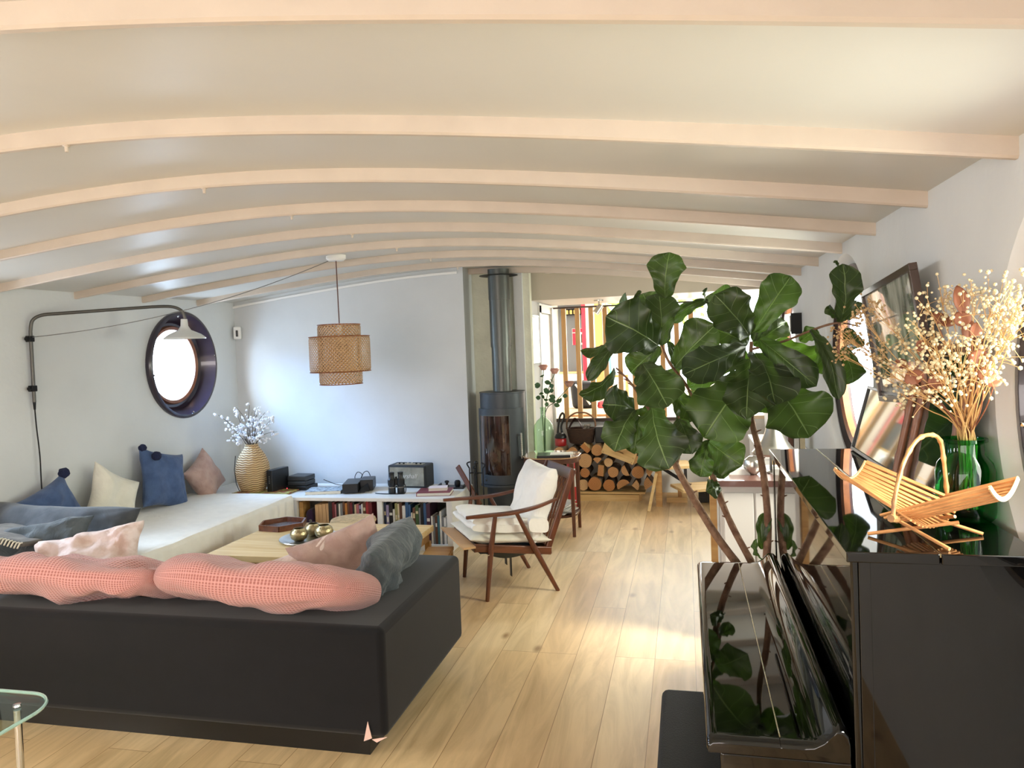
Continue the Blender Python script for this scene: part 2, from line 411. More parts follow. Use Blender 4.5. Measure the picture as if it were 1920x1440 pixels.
# rear wall behind the viewer with a wide glazed opening
q = MB(); q.box((-4.7, Y0-.15, -.05), (1.1, Y0, .75)); q.box((-4.7, Y0-.15, 2.15), (1.1, Y0, 2.5)); q.box((-4.7, Y0-.15, .75), (-3.6, Y0, 2.15)); q.box((.2, Y0-.15, .75), (1.1, Y0, 2.15))
struct(q.build('wall_rear', white_wall, smooth=0))
w = struct(bxo('window_9', (-3.6, Y0-.09, .75), (.2, Y0-.07, 2.15), pane, smooth=0))
f = MB()
for x in (-3.6, -2.33, -1.07, .15): f.box((x, Y0-.12, .75), (x+.05, Y0-.03, 2.15))
f.box((-3.6, Y0-.12, .75), (.2, Y0-.03, .8)); f.box((-3.6, Y0-.12, 2.1), (.2, Y0-.03, 2.15)); f.build('window_frame', white_paint, w, smooth=0)
# ceiling beams with bolts
for i in range(9):
    yc = 1.25+i*.662 if i else 1.17
    q = MB(); N_ = 48
    xa = XL(yc)-.02; xb = XR+.01
    rings = []
    for k in range(N_+1):
        x = lerp(xa, xb, k/N_); y = yc+.02*(x+1.85); z = zbeam(x); tz = zceil(x)+.02
        b_ = .006
        rings.append([q.bm.verts.new(Vector(p)) for p in ((x, y-.014, tz), (x, y-.014, z+b_), (x, y-.014+b_, z), (x, y+.014-b_, z), (x, y+.014, z+b_), (x, y+.014, tz))])
    for A, B in zip(rings, rings[1:]):
        for j in range(5): q.bm.faces.new((A[j], A[j+1], B[j+1], B[j]))
        q.bm.faces.new((A[5], A[0], B[0], B[5]))
    q.bm.faces.new(rings[0]); q.bm.faces.new(rings[-1][::-1])
    bo = struct(q.build('trim_%d' % (i+1), beam_paint, smooth=40))
    if i < 8:
        q = MB(); xx = -1.8; q.lathe([(0, -.02), (.005, -.02), (.006, -.014), (.006, -.005), (.011, -.002), (.011, .004)], (xx, yc+.001, zbeam(xx)), 10); q.build('bolt', beam_paint, bo)
# second course: sill trims of the portholes
ringmat = mat('dark_varnished_frame', '2c2230', .3, coat=.5, var=.2, vscale=10)
ring_white = mat('white_ring', 'dcdcd8', .5)
def porthole(name, c, out, r_in, r_out, depth, m):
    """framed round window: rings stepping outwards to a glass pane. out = outward unit vector"""
    out = Vector(out); c = Vector(c); ax = Vector((0, 0, 1)); sd = out.cross(ax).normalized()
    def ringmesh(prof):
        q = MB(); n = 64; rr = []
        for r_, dd in prof:
            rr.append([q.bm.verts.new(c+sd*r_*math.cos(2*PI*j/n)+ax*r_*math.sin(2*PI*j/n)+out*dd) for j in range(n)])
        for i in range(len(rr)):
            A, B = rr[i], rr[(i+1) % len(rr)]
            for j in range(n): q.bm.faces.new((A[j], A[(j+1) % n], B[(j+1) % n], B[j]))
        return q
    root = struct(ringmesh([(r_out, -.012), (r_out, .02), (r_in-.01, depth), (r_in-.01, depth-.03), (r_in+.035, depth-.035), (r_in+.05, depth-.07), (r_out-.03, -.022), (r_out-.01, -.022)]).build(name, m, smooth=50))
    g = ringmesh([(r_in, depth-.04), (r_in, depth-.02), (r_in-.035, depth-.02), (r_in-.035, depth-.05), (r_in-.01, depth-.06)]).build('window_frame', bamboo_dark if m is ringmat else bamboo_dark, root, smooth=50)
    q = MB(); n = 64
    A = [q.bm.verts.new(c+sd*(r_in-.02)*math.cos(2*PI*j/n)+ax*(r_in-.02)*math.sin(2*PI*j/n)+out*(depth-.03)) for j in range(n)]
    q.bm.faces.new(A); q.build('glass', pane, root, smooth=0)
    q = MB()
    for a in (0, 90, 180, 270):
        p = c+sd*(r_out-.04)*math.cos(R(a+10))+ax*(r_out-.04)*math.sin(R(a+10))-out*.018
        q.ball(p, .009, 1)
    q.build('screw', chrome, root)
    return root
for i, (y, z) in enumerate(Lh):
    porthole('window_%d' % (i+1), (XL(y)+.0, y, z), LWn, .34, .46, .15, ringmat)
for i, (y, z) in enumerate(Rh):
    c = (XR, y, z)
    porthole('window_%d' % (i+5), (XR+.045, y, z), (1, 0, 0), .42, .49, .05, ringmat)

# ------------------------------------------------------------------ lights
W = bpy.data.worlds.new('world'); C.world = W; W.use_nodes = True
nt = W.node_tree; bg = nt.nodes['Background']; bg.inputs[0].default_value = (.86, .93, 1, 1); bg.inputs[1].default_value = 5
def area(name, loc, rot, sx, sy, power, col=(1, 1, 1)):
    l = bpy.data.lights.new(name, 'AREA'); l.shape = 'RECTANGLE'; l.size = sx; l.size_y = sy; l.energy = power; l.color = col
    o = bpy.data.objects.new(name, l); COL.objects.link(o); o.location = loc; o.rotation_euler = rot; return o
def aim(name, loc, tgt, sx, sy, power, col):
    d = Vector(tgt)-Vector(loc); o = area(name, loc, d.to_track_quat('-Z', 'Y').to_euler(), sx, sy, power, col); return o
for i, (y, z) in enumerate(Lh):
    o = area('daylight_port', (XL(y)-.33, y, z+.1), (0, R(-90+8), 0), .9, .9, [36, 46, 75, 50][i], [(.50, .72, 1), (.72, .84, 1), (1, .95, .86), (1, .93, .82)][i]); o.data.shape = 'ELLIPSE'
    if i < 3: aim('high_daylight_port', (XL(y)-1.3, y-.55, z+1.0), (XL(y), y, z), 1.1, 1.1, [560, 280, 260][i], [(.27, .53, 1), (.6, .78, 1), (1, .94, .84)][i])
for i, (y, z) in enumerate(Rh):
    o = area('daylight_starboard', (XR+.45, y, z+.1), (0, R(90-8), 0), .9, .9, [36, 50, 50, 40][i], (.96, 1, .80)); o.data.shape = 'ELLIPSE'
    if i in (1, 2): aim('high_daylight_starboard', (XR+1.5, y-.55, z+1.75), (XR, y, z), .8, .8, [0, 400, 330][i], (1, .95, .82))
area('daylight_stern', (-1.7, Y0-.3, 1.45), (R(90), 0, 0), 3.8, 1.4, 125, (1, .80, .68))
area('daylight_galley', (.1, 12.0, 1.9), (R(-90), 0, 0), 2.4, 1.5, 150, (1, .99, .95))
area('galley_fill', (-.3, 9.7, 2.44), (0, 0, 0), 2.2, 1.6, 120, (1, 1, 1))  # added fill lamp below the closed ceiling to brighten the galley, no skylight there

# ------------------------------------------------------------------ soft furnishing helper
def pillow_mesh(w, h, T, pinch=.08, seed=0, wr=.012, nu=40, bend=0, fn=None, ws=5, ex=.55, rnd=0):
    q = MB(); uv = q.bm.loops.layers.uv.new('UVMap')
    sd = Vector((seed*7.3, seed*3.1, seed*1.7)); V = {}
    def P(s, t, side):
        x = w/2*s*(1-pinch*(1-t*t)); y = h/2*t*(1-pinch*(1-s*s))
        e = max(0, (1-s**4)*(1-t**4))
        z = side*T/2*e**ex
        if rnd: x *= 1-rnd*.5*abs(t)**4; y *= 1-rnd*abs(s)**4
        p = Vector((x, y, z))
        k = e**.5
        n_ = noise.noise(p*ws+sd)+.5*noise.noise(p*ws*2.3+sd)
        z += wr*2.5*n_*k
        # soft pull folds running in from the corners
        for cx, cy in ((1, 1), (-1, 1), (1, -1), (-1, -1)):
            dd = math.hypot(s-cx, t-cy); a = math.atan2(t-cy, s-cx)
            z += side*wr*.7*math.sin(a*11+seed)*math.exp(-dd*2.2)*min(1, dd*2.5)*k
        p = Vector((x+wr*.8*noise.noise(p*4+sd*2), y+wr*.8*noise.noise(p*4-sd), z-bend*x*x))
        return fn(p) if fn else p
    n = nu
    for side in (1, -1):
        for i in range(n+1):
            for j in range(n+1):
                edge = i in (0, n) or j in (0, n)
                key = (i, j, 0 if edge else side)
                if key not in V:
                    # denser samples near the rim
                    s = math.sin((i/n-.5)*PI); t = math.sin((j/n-.5)*PI)
                    V[key] = (q.bm.verts.new(P(s, t, side)), ((i/n-.5)*w*1.2, (j/n-.5)*(h+T)))
        for i in range(n):
            for j in range(n):
                ks = [(i, j), (i+1, j), (i+1, j+1), (i, j+1)]
                vs = [V[(a, b, 0 if (a in (0, n) or b in (0, n)) else side)] for a, b in ks]
                if side < 0: vs = vs[::-1]
                f = q.bm.faces.new([v[0] for v in vs])
                for l, v in zip(f.loops, vs): l[uv].uv = v[1]
    return q
def place(o, c, xa, ya):
    xa = Vector(xa).normalized(); ya = Vector(ya); ya = (ya-xa*ya.dot(xa)).normalized(); za = xa.cross(ya)
    m = Matrix((xa, ya, za)).transposed().to_4x4(); o.matrix_world = Matrix.Translation(c) @ m
    o.rotation_euler = m.to_euler(); o.location = c
def cushion(label, c, xa, ya, w, h, T, m, seed, group=None, **k):
    o = pillow_mesh(w, h, T, seed=seed, **k).build('cushion', m, smooth=60); place(o, c, xa, ya)
    return tag(o, label, 'cushion', group)

# ------------------------------------------------------------------ sofa
so = thing('sofa', 'low charcoal velvet sofa with its back to the viewer, torn at the lower corner', 'sofa', (-2.6, 3.18, 0))
def sb(a, b, **k):
    q = MB(); q.box([a[0]+2.6, a[1]-3.18, a[2]], [b[0]+2.6, b[1]-3.18, b[2]], **k); return q
sb((-4.18, 2.73, .0), (-1.28, 3.62, .1)).build('plinth', black_satin, so, smooth=0)
q = MB(); q.prism([(x+2.6, y-3.18, .1) for x, y in ((-4.2, 2.67), (-1.18, 2.67), (-1.18, 3.70), (-1.44, 3.70), (-1.44, 2.92), (-3.95, 2.92), (-3.95, 3.70), (-4.2, 3.70))], (0, 0, .437))
q.build('back_and_arms', sofa_fab, so, bevel=.03).modifiers['bevel'].segments = 4
sb((-3.949, 2.925, .1), (-1.445, 3.68, .36), bev=.03, seg=3).build('seat', sofa_fab, so)
q = MB(); q.prism([(1.325, -.512, .09), (1.36, -.513, .105), (1.345, -.5125, .17)], (0, -.003, 0)); q.prism([(1.36, -.512, .10), (1.425, -.5115, .115), (1.38, -.513, .09)], (0, -.003, 0))
q.build('torn_lining', mat('pale_lining', 'd9b8ad', .9), so)
# sofa cushions
cushion('pink waffle cotton cushion lying over the sofa back at the far left', (-2.72, 2.88, .62), (1, .02, -.02), (0, -.75, .30), .98, .50, .17, waf_pink, 1, 'pink waffle cushions on the sofa back', wr=.024, ws=4, pinch=.0, ex=.36, rnd=.18)
cushion('pink waffle cotton cushion over the middle of the sofa back', (-1.79, 2.875, .625), (1, -.02, -.02), (0, -.75, .30), .97, .46, .18, waf_pink, 2, 'pink waffle cushions on the sofa back', wr=.016, ws=4, pinch=.0, ex=.36, rnd=.2)
cushion('dark grey linen cushion leaning on the right arm of the sofa', (-1.43, 3.27, .555), (-.10, 1, .02), (.28, 0, 1), .66, .42, .2, grey_linen, 3, wr=.022, ws=7)
cushion('dusty pink cushion leaning against the grey cushion at the right end of the sofa', (-1.665, 3.36, .565), (.75, .6, .25), (-.1, .45, 1), .46, .38, .13, pink_linen, 4, wr=.018)
cushion('small crumpled blush cushion tucked in at the foot of the dusty pink cushion', (-1.83, 3.24, .525), (.8, .45, .3), (0, .5, 1), .36, .30, .11, blush, 5, wr=.022)
cushion('long dark grey linen bolster at the left end of the sofa, behind the slate cushion', (-3.66, 3.66, .60), (1, .05, -.03), (0, .45, 1), .98, .36, .2, dk_linen, 6, wr=.014, bend=.12)
cushion('slate blue-grey crinkled linen cushion in front of the dark bolster, left end of the sofa', (-3.62, 3.34, .56), (1, .22, .13), (0, .7, 1), .82, .36, .17, grey_linen, 7, wr=.02, ws=8)
cushion('crumpled blush patterned cushion on the sofa beside the slate cushion', (-3.08, 3.25, .56), (1, .12, .22), (0, .6, 1), .62, .36, .18, blush, 8, wr=.034, ws=6, ex=.4)
# fringed throw
thr = MB()
def thf(u, v):
    x = lerp(-4.1, -3.42, u); y = lerp(3.2, 3.62, v); return (x, y, .67+.05*math.sin(u*2.2+1)+.015*noise.noise(Vector((u*5, v*5, 1)))-.06*v)
thr.grid(thf, 24, 16); to = thr.build('throw', fabric('taupe_knit', '6b6660', '4a4642', scale=120, bump=1), solid=.02)
tag(to, 'taupe knitted throw with a pale twisted fringe between the grey cushions', 'blanket')
fr = MB()
for i in range(34):
    u = i/33; p = Vector(thf(u, 0)); fr.tube([p+Vector((0, 0, .012)), p+Vector((.012, -.025, .016)), p+Vector((.02, -.05, -.004))], .0045, 5)
fr.build('fringe', mat('cream_yarn', 'cfc6b2', .9), to)['kind'] = 'stuff'

# ------------------------------------------------------------------ daybed along the port wall
db = thing('daybed', 'long white linen covered daybed along the left wall', 'daybed', (-3.75, 4.66, 0))
def mf(u, v):   # mattress cross section swept along Y with soft irregular edge
    y = lerp(-.93, .92, u); prof = [(-.455, .0), (-.455, .43), (-.43, .45), (.3, .452), (.49, .449), (.53, .44), (.545, .41), (.548, .30), (.545, .15), (.545, .0)]
    f = v*(len(prof)-1); i = min(int(f), len(prof)-2); t = f-i
    x = lerp(prof[i][0], prof[i+1][0], t); z = lerp(prof[i][1], prof[i+1][1], t)
    if z > .4: z += .006*noise.noise(Vector((x*4, y*3, 0)))
    if x > .5: x += .009*math.sin(y*42+2*math.sin(y*9))*min(1, (.45-z)*8)+.012*noise.noise(Vector((y*5, z*6, 3)))
    return (x, y, z)
q = MB(); V = q.grid(mf, 160, 46); q.bm.faces.new([r[0] for r in V][::1]+[r[-1] for r in V][::-1])
q.bm.faces.new([v for v in V[0]]); q.bm.faces.new([v for v in V[-1]][::-1]); q.build('mattress_cover', linen_white, db, smooth=50)
def wc(label, y, z, s, rot, m, seed, T=.15, x=-4.07, h=None, **k):
    a = R(rot); ya = Vector((-.28, 0, 1)).normalized(); xa = Vector((0, 1, 0))
    X = xa*math.cos(a)+ya*math.sin(a); Y = ya*math.cos(a)-xa*math.sin(a)
    return cushion(label, (x, y, z), X, Y, s, h or s, T, m, seed, pinch=.14, **k)
c1 = wc('blue denim cushion with navy pompoms, partly behind the grey bolster', 4.06, .60, .46, 16, blue_fab, 11)
c2 = wc('cream cotton cushion standing on its corner between the two blue cushions', 4.58, .62, .42, -32, cream, 12)
c3 = wc('large blue denim cushion with navy pompoms on the middle of the daybed', 5.12, .655, .48, -16, blue_fab, 13)
c4 = wc('dusty pink cushion at the far end of the daybed near the wicker vase', 5.64, .575, .38, 28, pink_linen, 14)
def pompom(par, x, y, z=.02, r=.035):
    q = MB(); q.ball((0, 0, 0), r, 3)
    for v in q.bm.verts: v.co *= 1+.18*noise.noise(v.co*60)
    q.build('pompom', navy, par, loc=(x, y, z), smooth=60)
pompom(c1, .22, .22, .02); pompom(c1, .21, -.22); pompom(c3, -.16, .15, .09, .035); pompom(c3, -.21, .23, .01, .03); pompom(c3, .22, -.23, .02, .03)

# ------------------------------------------------------------------ coffee table and stools
ct = thing('coffee_table', 'low square pine coffee table with a pale knotty top', 'table', (-2.32, 4.42, 0))
q = MB(); q.box((-.60, -.42, .362), (.595, .25, .402), .003); q.box((-.60, .253, .362), (.595, .42, .402), .003); q.build('tabletop', pine, ct)
q = MB(); q.box((-.57, -.39, .30), (.57, -.365, .361)); q.box((-.57, .365, .30), (.57, .39, .361)); q.box((-.57, -.364, .30), (-.545, .364, .361)); q.box((.545, -.364, .30), (.57, .364, .361)); q.build('apron', pine_dark, ct)
for x in (-.575, .545):
    for y in (-.395, .365): bxo('leg', (x, y, 0), (x+.035, y+.035, .30), pine_dark, ct)
st = thing('stool', 'round stool with a woven straw seat behind the coffee table', 'stool', (-2.47, 5.15, 0))
q = MB(); q.lathe([(0, .37), (.13, .368), (.165, .36), (.172, .345), (.165, .33), (0, .33)], n=40)
for v in q.bm.verts:
    a = math.atan2(v.co.y, v.co.x); v.co.z += .004*math.sin(a*40)*(1 if v.co.xy.length > .1 else 0)
q.build('seat', mat('woven_straw', 'd8bb90', .8, var=.35, vscale=30, bump=1, bscale=60, stretch=(1, 1, 1)), st)
for a in (45, 135, 225, 315): q = MB(); q.tube([(.1*math.cos(R(a)), .1*math.sin(R(a)), .33), (.14*math.cos(R(a)), .14*math.sin(R(a)), 0)], .014); q.build('leg', pine_dark, st)
# small pine stool tucked under the table corner
ps = thing('footstool', 'small pine slatted stool tucked by the right corner of the coffee table', 'stool', (-1.60, 4.58, 0), R(8))
q = MB(); q.box((-.1, -.12, .27), (.075, .12, .295), .004); q.build('seat', pine_dark, ps)
for x in (-.095, .045):
    for y in (-.115, .085): bxo('leg', (x, y, 0), (x+.025, y+.03, .27), pine_dark, ps)
# tray with a picture and brass bowls
tr = thing('wooden_tray', 'hexagonal mahogany tray with a dark blue picture in its base', 'tray', (-2.79, 4.70, .402), R(20))
hx = [(.165*math.cos(R(60*k+30))*1.0, .15*math.sin(R(60*k+30))) for k in range(6)]
q = MB()
for k in range(6):
    a, b = hx[k], hx[(k+1) % 6]; q.beam((a[0], a[1], .02), (b[0], b[1], .02), .012, .04)
q.build('rim', walnut_y, tr); q = MB(); q.prism([(x, y, .001) for x, y in hx], (0, 0, .007)); q.build('base', walnut_y, tr)
q = MB(); q.prism([(x*.8, y*.8, .008) for x, y in hx], (0, 0, .002)); q.build('picture', mat('blue_print', '8c9bb4', .15, var=.8, vscale=12, coat=1, col2='27303f'), tr)
bt = thing('silver_tray', 'round engraved silver tray holding three brass bowls', 'tray', (-2.43, 4.41, .402))
q = MB(); q.lathe([(0, .004), (.135, .004), (.15, .012), (.19, .016), (.192, .012), (.15, .006), (.13, .0), (0, .0)], n=64); q.build('dish', steel, bt)
def bowl(label, x, y, s):
    o = MB(); o.lathe([(0, 0), (.028, .0), (.05, .018), (.058, .042), (.05, .066), (.034, .078), (.034, .081), (.031, .081), (.031, .076), (.046, .064), (.053, .042), (.046, .02), (0, .006)], n=40)
    o = o.build('brass_bowl', brass, loc=(x, y, .407), smooth=60); o.scale = (s, s, s); return tag(o, label, 'bowl', 'hammered brass bowls on the silver tray')
bowl('hammered brass bowl nearest the viewer on the silver tray', -2.47, 4.35, 1)
bowl('hammered brass bowl at the back left of the silver tray', -2.445, 4.49, .97)
bowl('largest hammered brass bowl on the right of the silver tray', -2.335, 4.43, 1.05)

# ------------------------------------------------------------------ long low bookcase
sh = thing('bookcase', 'long low white bookcase against the back wall', 'bookcase', (-3.0, 5.6, 0))
q = MB(); q.box((-1.22, 0, .392), (1.16, .62, .42), .002); q.build('top_board', white_paint, sh)
q = MB(); q.box((-1.22, .005, .0), (1.16, .62, .05), .002); q.build('bottom_board', white_paint, sh)
for n_, x in (('side_panel', -1.22), ('divider', -.235), ('divider', .525), ('side_panel', 1.115)):
    bxo(n_, (x, .004, .05), (x+.045, .62, .392), white_paint, sh)
bxo('back_panel', (-1.175, .60, .05), (1.115, .615, .392), mat('shelf_back', 'b9b5ad', .8), sh)
BC = {'dark red': '6b2028', 'red': '9c2f33', 'orange': 'b5793a', 'black': '1d1b1d', 'white': 'dcd9d2', 'cream': 'cdbf9d', 'brown': '5d3a2a', 'lilac': '8f84a6', 'blue': '33567e', 'navy': '28334f', 'green': '3f5a34', 'olive': '8e8a58', 'grey': '77787a', 'pink': 'a8656b', 'teal': '3c6d78', 'plum': '45263b'}
BM = {k: mat('cover_'+k.replace(' ', '_'), v, .45, var=.12, vscale=40) for k, v in BC.items()}
paper = mat('paper', 'e4dfd0', .9, var=.15, vscale=200)
def book(x, w, h, d, col, bay, idx, lean=0, y=5.625):
    o = thing('book', '%s book spine, number %s from the left in the %s bay of the bookcase' % (col, idx, bay), 'book', (x+w/2, y, .05), rot=(0, lean, 0), group='books upright in the low bookcase')
    q = MB(); q.box((-w/2, 0, 0), (w/2, .002, h)); q.box((-w/2, .002, 0), (-w/2+.002, d, h)); q.box((w/2-.002, .002, 0), (w/2, d, h)); q.build('cover', BM[col], o, smooth=0)
    bxo('pages', (-w/2+.0021, .0035, .003), (w/2-.0021, d-.004, h-.003), paper, o, smooth=0)
    if idx_r.random() < .5:
        z0 = h*idx_r.uniform(.45, .8); bxo('title_band', (-w/2+.003, -.0006, z0), (w/2-.003, .0, z0+h*idx_r.uniform(.06, .16)), BM[idx_r.choice(['white', 'cream', 'black'])], o, smooth=0)
    return o
idx_r = random.Random(5)
words = 'first second third fourth fifth sixth seventh eighth ninth tenth eleventh twelfth thirteenth fourteenth fifteenth sixteenth seventeenth eighteenth nineteenth twentieth twenty-first twenty-second twenty-third twenty-fourth twenty-fifth twenty-sixth twenty-seventh twenty-eighth twenty-ninth thirtieth'.split()
def row(x, L, bay, y=5.625, start=0):
    for i, (col, w, h, ln) in enumerate(L):
        o = book(x, w, h, .19 if h > .25 else .15, col, bay, words[i+start], R(ln), y); o['label'] = '%s book, %s from the left among the books of the %s bay' % (col, words[i+start], bay)
        x += w+.0022
    return x
# left bay (starts right of the folders)
row(-2.915, [('black', .03, .33, 0), ('dark red', .022, .325, 0), ('pink', .012, .31, 0), ('black', .018, .32, 0), ('white', .014, .315, 0), ('grey', .02, .32, 0), ('brown', .016, .33, 0), ('orange', .02, .32, 0), ('brown', .02, .335, 0), ('dark red', .022, .325, 0), ('black', .014, .33, 0), ('cream', .014, .31, 0), ('pink', .022, .315, 0), ('lilac', .018, .305, 0), ('white', .012, .315, 0), ('brown', .024, .33, 0), ('red', .022, .335, 0), ('dark red', .028, .33, 0)], 'middle')
e = row(-2.425, [('navy', .018, .33, 0), ('lilac', .022, .31, 0), ('black', .03, .325, 0), ('white', .016, .275, 0), ('olive', .022, .325, 0), ('cream', .014, .32, 0), ('brown', .02, .33, 0), ('white', .026, .305, 0), ('blue', .024, .335, 0), ('blue', .018, .315, 0), ('white', .012, .25, 0), ('brown', .022, .29, 0), ('green', .026, .31, 0), ('grey', .014, .29, 0), ('black', .022, .325, 0), ('blue', .022, .33, 0), ('plum', .03, .325, 0)], 'right')
row(e+.004, [('white', .014, .225, 0), ('grey', .016, .22, 0), ('brown', .018, .225, 0), ('teal', .016, .23, 0), ('white', .016, .265, 0), ('grey', .014, .22, 0), ('white', .018, .215, 0)], 'right', start=17)
for i, x in enumerate((-3.045, -3.012, -2.979, -2.946)):
    o = bxo('cardboard_folder', (0, 0, 0), (.03, .2, .30+.004*i), mat('kraft_card', 'c7a278', .8, var=.1, vscale=20), loc=(x, 5.64, .05), smooth=0)
    tag(o, 'kraft cardboard folder, %s from the left beside the purple bag' % words[i], 'folder', 'cardboard folders in the bookcase')
o = bxo('plank_offcut', (0, 0, 0), (.034, .12, .325), pine_dark, loc=(-3.183, 5.63, .05), smooth=0); tag(o, 'upright pine plank offcut at the left of the middle bay', 'plank')
pb = thing('pouch', 'purple fabric pouch with a white band in the bookcase', 'bag', (-3.10, 5.72, .05))
q = MB(); q.box((-.045, -.09, 0), (.045, .07, .26), .035, seg=3)
for v in q.bm.verts:
    v.co.x *= 1-.5*max(0, v.co.z-.14)/.14
    v.co += Vector((1, 1, 0))*.006*noise.noise(v.co*20)
q.build('body', fabric('purple_cloth', '3b2746', wr=.5), pb); bxo('band', (-.046, -.0915, .105), (.046, -.089, .118), BM['white'], pb); q = MB(); q.lathe([(0, -.094), (.012, -.094), (.012, -.088), (0, -.088)], (.015, 0, .17), 16, axis='y'); q.build('badge', BM['grey'], pb)

# ------------------------------------------------------------------ things on the bookcase
ZS = .42
wv = thing('wicker_vase', 'tall woven rattan vase in the corner between daybed and bookcase', 'vase', (-3.71, 5.80, ZS+.012))
q = MB(); prof = [(0, 0), (.095, .0), (.11, .02), (.135, .10), (.145, .17), (.138, .24), (.11, .31), (.07, .37), (.055, .395), (.057, .41), (.048, .41), (.046, .395), (.06, .36), (.0, .34)]
P2 = []
for a, b in zip(prof, prof[1:]):
    for k in range(5): P2.append((lerp(a[0], b[0], k/5), lerp(a[1], b[1], k/5)))
P2.append(prof[-1]); q.lathe(P2, n=96)
def wick():
    m, nt, b = base_mat('rattan_weave'); L = nt.links; N = nt.nodes.new
    tc = N('ShaderNodeTexCoord'); sp = N('ShaderNodeSeparateXYZ'); L.new(tc.outputs['Object'], sp.inputs[0])
    at = N('ShaderNodeMath'); at.operation = 'ARCTAN2'; L.new(sp.outputs[1], at.inputs[0]); L.new(sp.outputs[0], at.inputs[1])
    m1 = N('ShaderNodeMath'); m1.operation = 'MULTIPLY'; m1.inputs[1].default_value = 14; L.new(at.outputs[0], m1.inputs[0])
    s1 = N('ShaderNodeMath'); s1.operation = 'SINE'; L.new(m1.outputs[0], s1.inputs[0])
    a1 = N('ShaderNodeMath'); a1.operation = 'MULTIPLY_ADD'; a1.inputs[1].default_value = .9; L.new(s1.outputs[0], a1.inputs[0])
    m2 = N('ShaderNodeMath'); m2.operation = 'MULTIPLY'; m2.inputs[1].default_value = 330; L.new(sp.outputs[2], m2.inputs[0]); L.new(m2.outputs[0], a1.inputs[2])
    s2 = N('ShaderNodeMath'); s2.operation = 'SINE'; L.new(a1.outputs[0], s2.inputs[0])
    r = N('ShaderNodeValToRGB'); e = r.color_ramp.elements; e[0].position = 0; e[0].color = lin('8d6a43'); e[1].position = .6; e[1].color = lin('d9b98a'); mr = N('ShaderNodeMath'); mr.operation = 'MULTIPLY_ADD'; mr.inputs[1].default_value = .5; mr.inputs[2].default_value = .5
    L.new(s2.outputs[0], mr.inputs[0]); L.new(mr.outputs[0], r.inputs[0]); L.new(r.outputs[0], b.inputs['Base Color']); b.inputs['Roughness'].default_value = .7
    bp = N('ShaderNodeBump'); bp.inputs['Strength'].default_value = 1; bp.inputs['Distance'].default_value = .006; L.new(mr.outputs[0], bp.inputs['Height']); L.new(bp.outputs[0], b.inputs['Normal']); return m
q.build('body', wick(), wv, smooth=60)
q = MB(); q.tube([(-.10, -.095, .32-.0), (-.118, -.092, .2), (-.11, -.088, .08), (-.09, -.075, 0.01)], .003, 6); q.build('cord', dark_iron, wv)
# cotton branches
cb = thing('cotton_branches', 'dried twigs with white fluffy cotton blossom in the rattan vase', 'dried flowers', (-3.71, 5.80, ZS+.38))
rr = random.Random(3); twm = mat('twig', '4a4038', .8); cot = mat('cotton_white', 'e6e6ea', .95)
tips = [(-.30, -.1, .36), (-.23, .0, .22), (-.19, .05, .38), (-.12, -.05, .43), (-.06, .1, .33), (.0, 0, .45), (.03, .1, .36), (.10, -.04, .42), (.12, .1, .30), (.17, 0, .37), (.21, -.1, .28), (.14, .0, .18), (-.27, .05, .10), (.30, -.05, .33), (.24, .1, .16), (.06, -.12, .24), (-.1, -.12, .22)]
for i, t in enumerate(tips):
    q = MB(); q.mi = 0; t = Vector(t)*.85; pts = bez([(0, 0, -.22), (t.x*.1, t.y*.1, 0), t*.55+Vector((rr.uniform(-.03, .03), 0, .04)), t], 5); q.tube(pts, [lerp(.004, .0015, k/(len(pts)-1)) for k in range(len(pts))], 5)
    sm = [(t*.72, t*.72+Vector((rr.uniform(-.05, .05), rr.uniform(-.03, .03), .05)))]
    for a, b in sm: q.tube([a, b], .0012, 4)
    br = q.build('twig', twm, cb)
    q = MB()
    for k in range(9):
        p = t*rr.uniform(.35, 1) if k else t
        p = p+Vector((rr.gauss(0, .02), rr.gauss(0, .02), rr.gauss(0, .018)))
        if p.z < .02: p.z = .02+rr.random()*.05
        for _ in range(3): q.ball(p+Vector((rr.gauss(0, .007), rr.gauss(0, .007), rr.gauss(0, .006))), rr.uniform(.006, .012), 1)
    q.build('blossom', cot, br)
o = MB(); o.grid(lambda u, v: (lerp(-.16, .36, u), lerp(-.14, .12, v), .010+.004*noise.noise(Vector((u*8, v*8, 0)))), 30, 16)
o = o.build('cloth', mat('red_green_print', '8e1f2a', .8, var=1, vscale=26, col2='b8c46a'), loc=(-3.68, 5.77, ZS), solid=.008); tag(o, 'folded red and green patterned cloth under the rattan vase', 'cloth')
ro = thing('router', 'tall slim black router standing beside the rattan vase', 'router', (-3.505, 5.86, ZS), R(-10))
q = MB(); q.box((-.03, -.11, 0), (.03, .11, .2), .006); q.build('case', black_plastic, ro)
q = MB()
for k in range(5): q.box((-.004, -.1115, .085+k*.014), (.004, -.110, .090+k*.014))
q.build('indicator', steel, ro)
b1 = thing('set_top_box', 'black set-top box with a red light, at the bottom of the pair by the router', 'electronic box', (-3.36, 5.98, ZS), R(-6))
q = MB(); q.box((-.12, -.09, 0), (.12, .09, .035), .004); q.build('case', black_plastic, b1); q = MB(); q.ball((-.075, -.0905, .015), .004, 1); q.build('power_light', emit('red_led', 'ff3a50', 6), b1)
b2 = thing('media_box', 'square black media box stacked on the set-top box', 'electronic box', (-3.35, 5.985, ZS+.0355), R(-4))
q = MB(); q.box((-.09, -.08, 0), (.09, .08, .04), .006); q.box((-.09, -.08, .043), (.09, .08, .085), .006); q.build('case', mat('grey_plastic', '2c2f32', .45), b2)
pat = mat('ikat_print', 'c6d3dc', .6, var=1, vscale=35, col2='4c5560')
bk = thing('notebook', 'large black and white patterned book lying on the bookcase', 'book', (-3.03, 5.82, ZS), R(12))
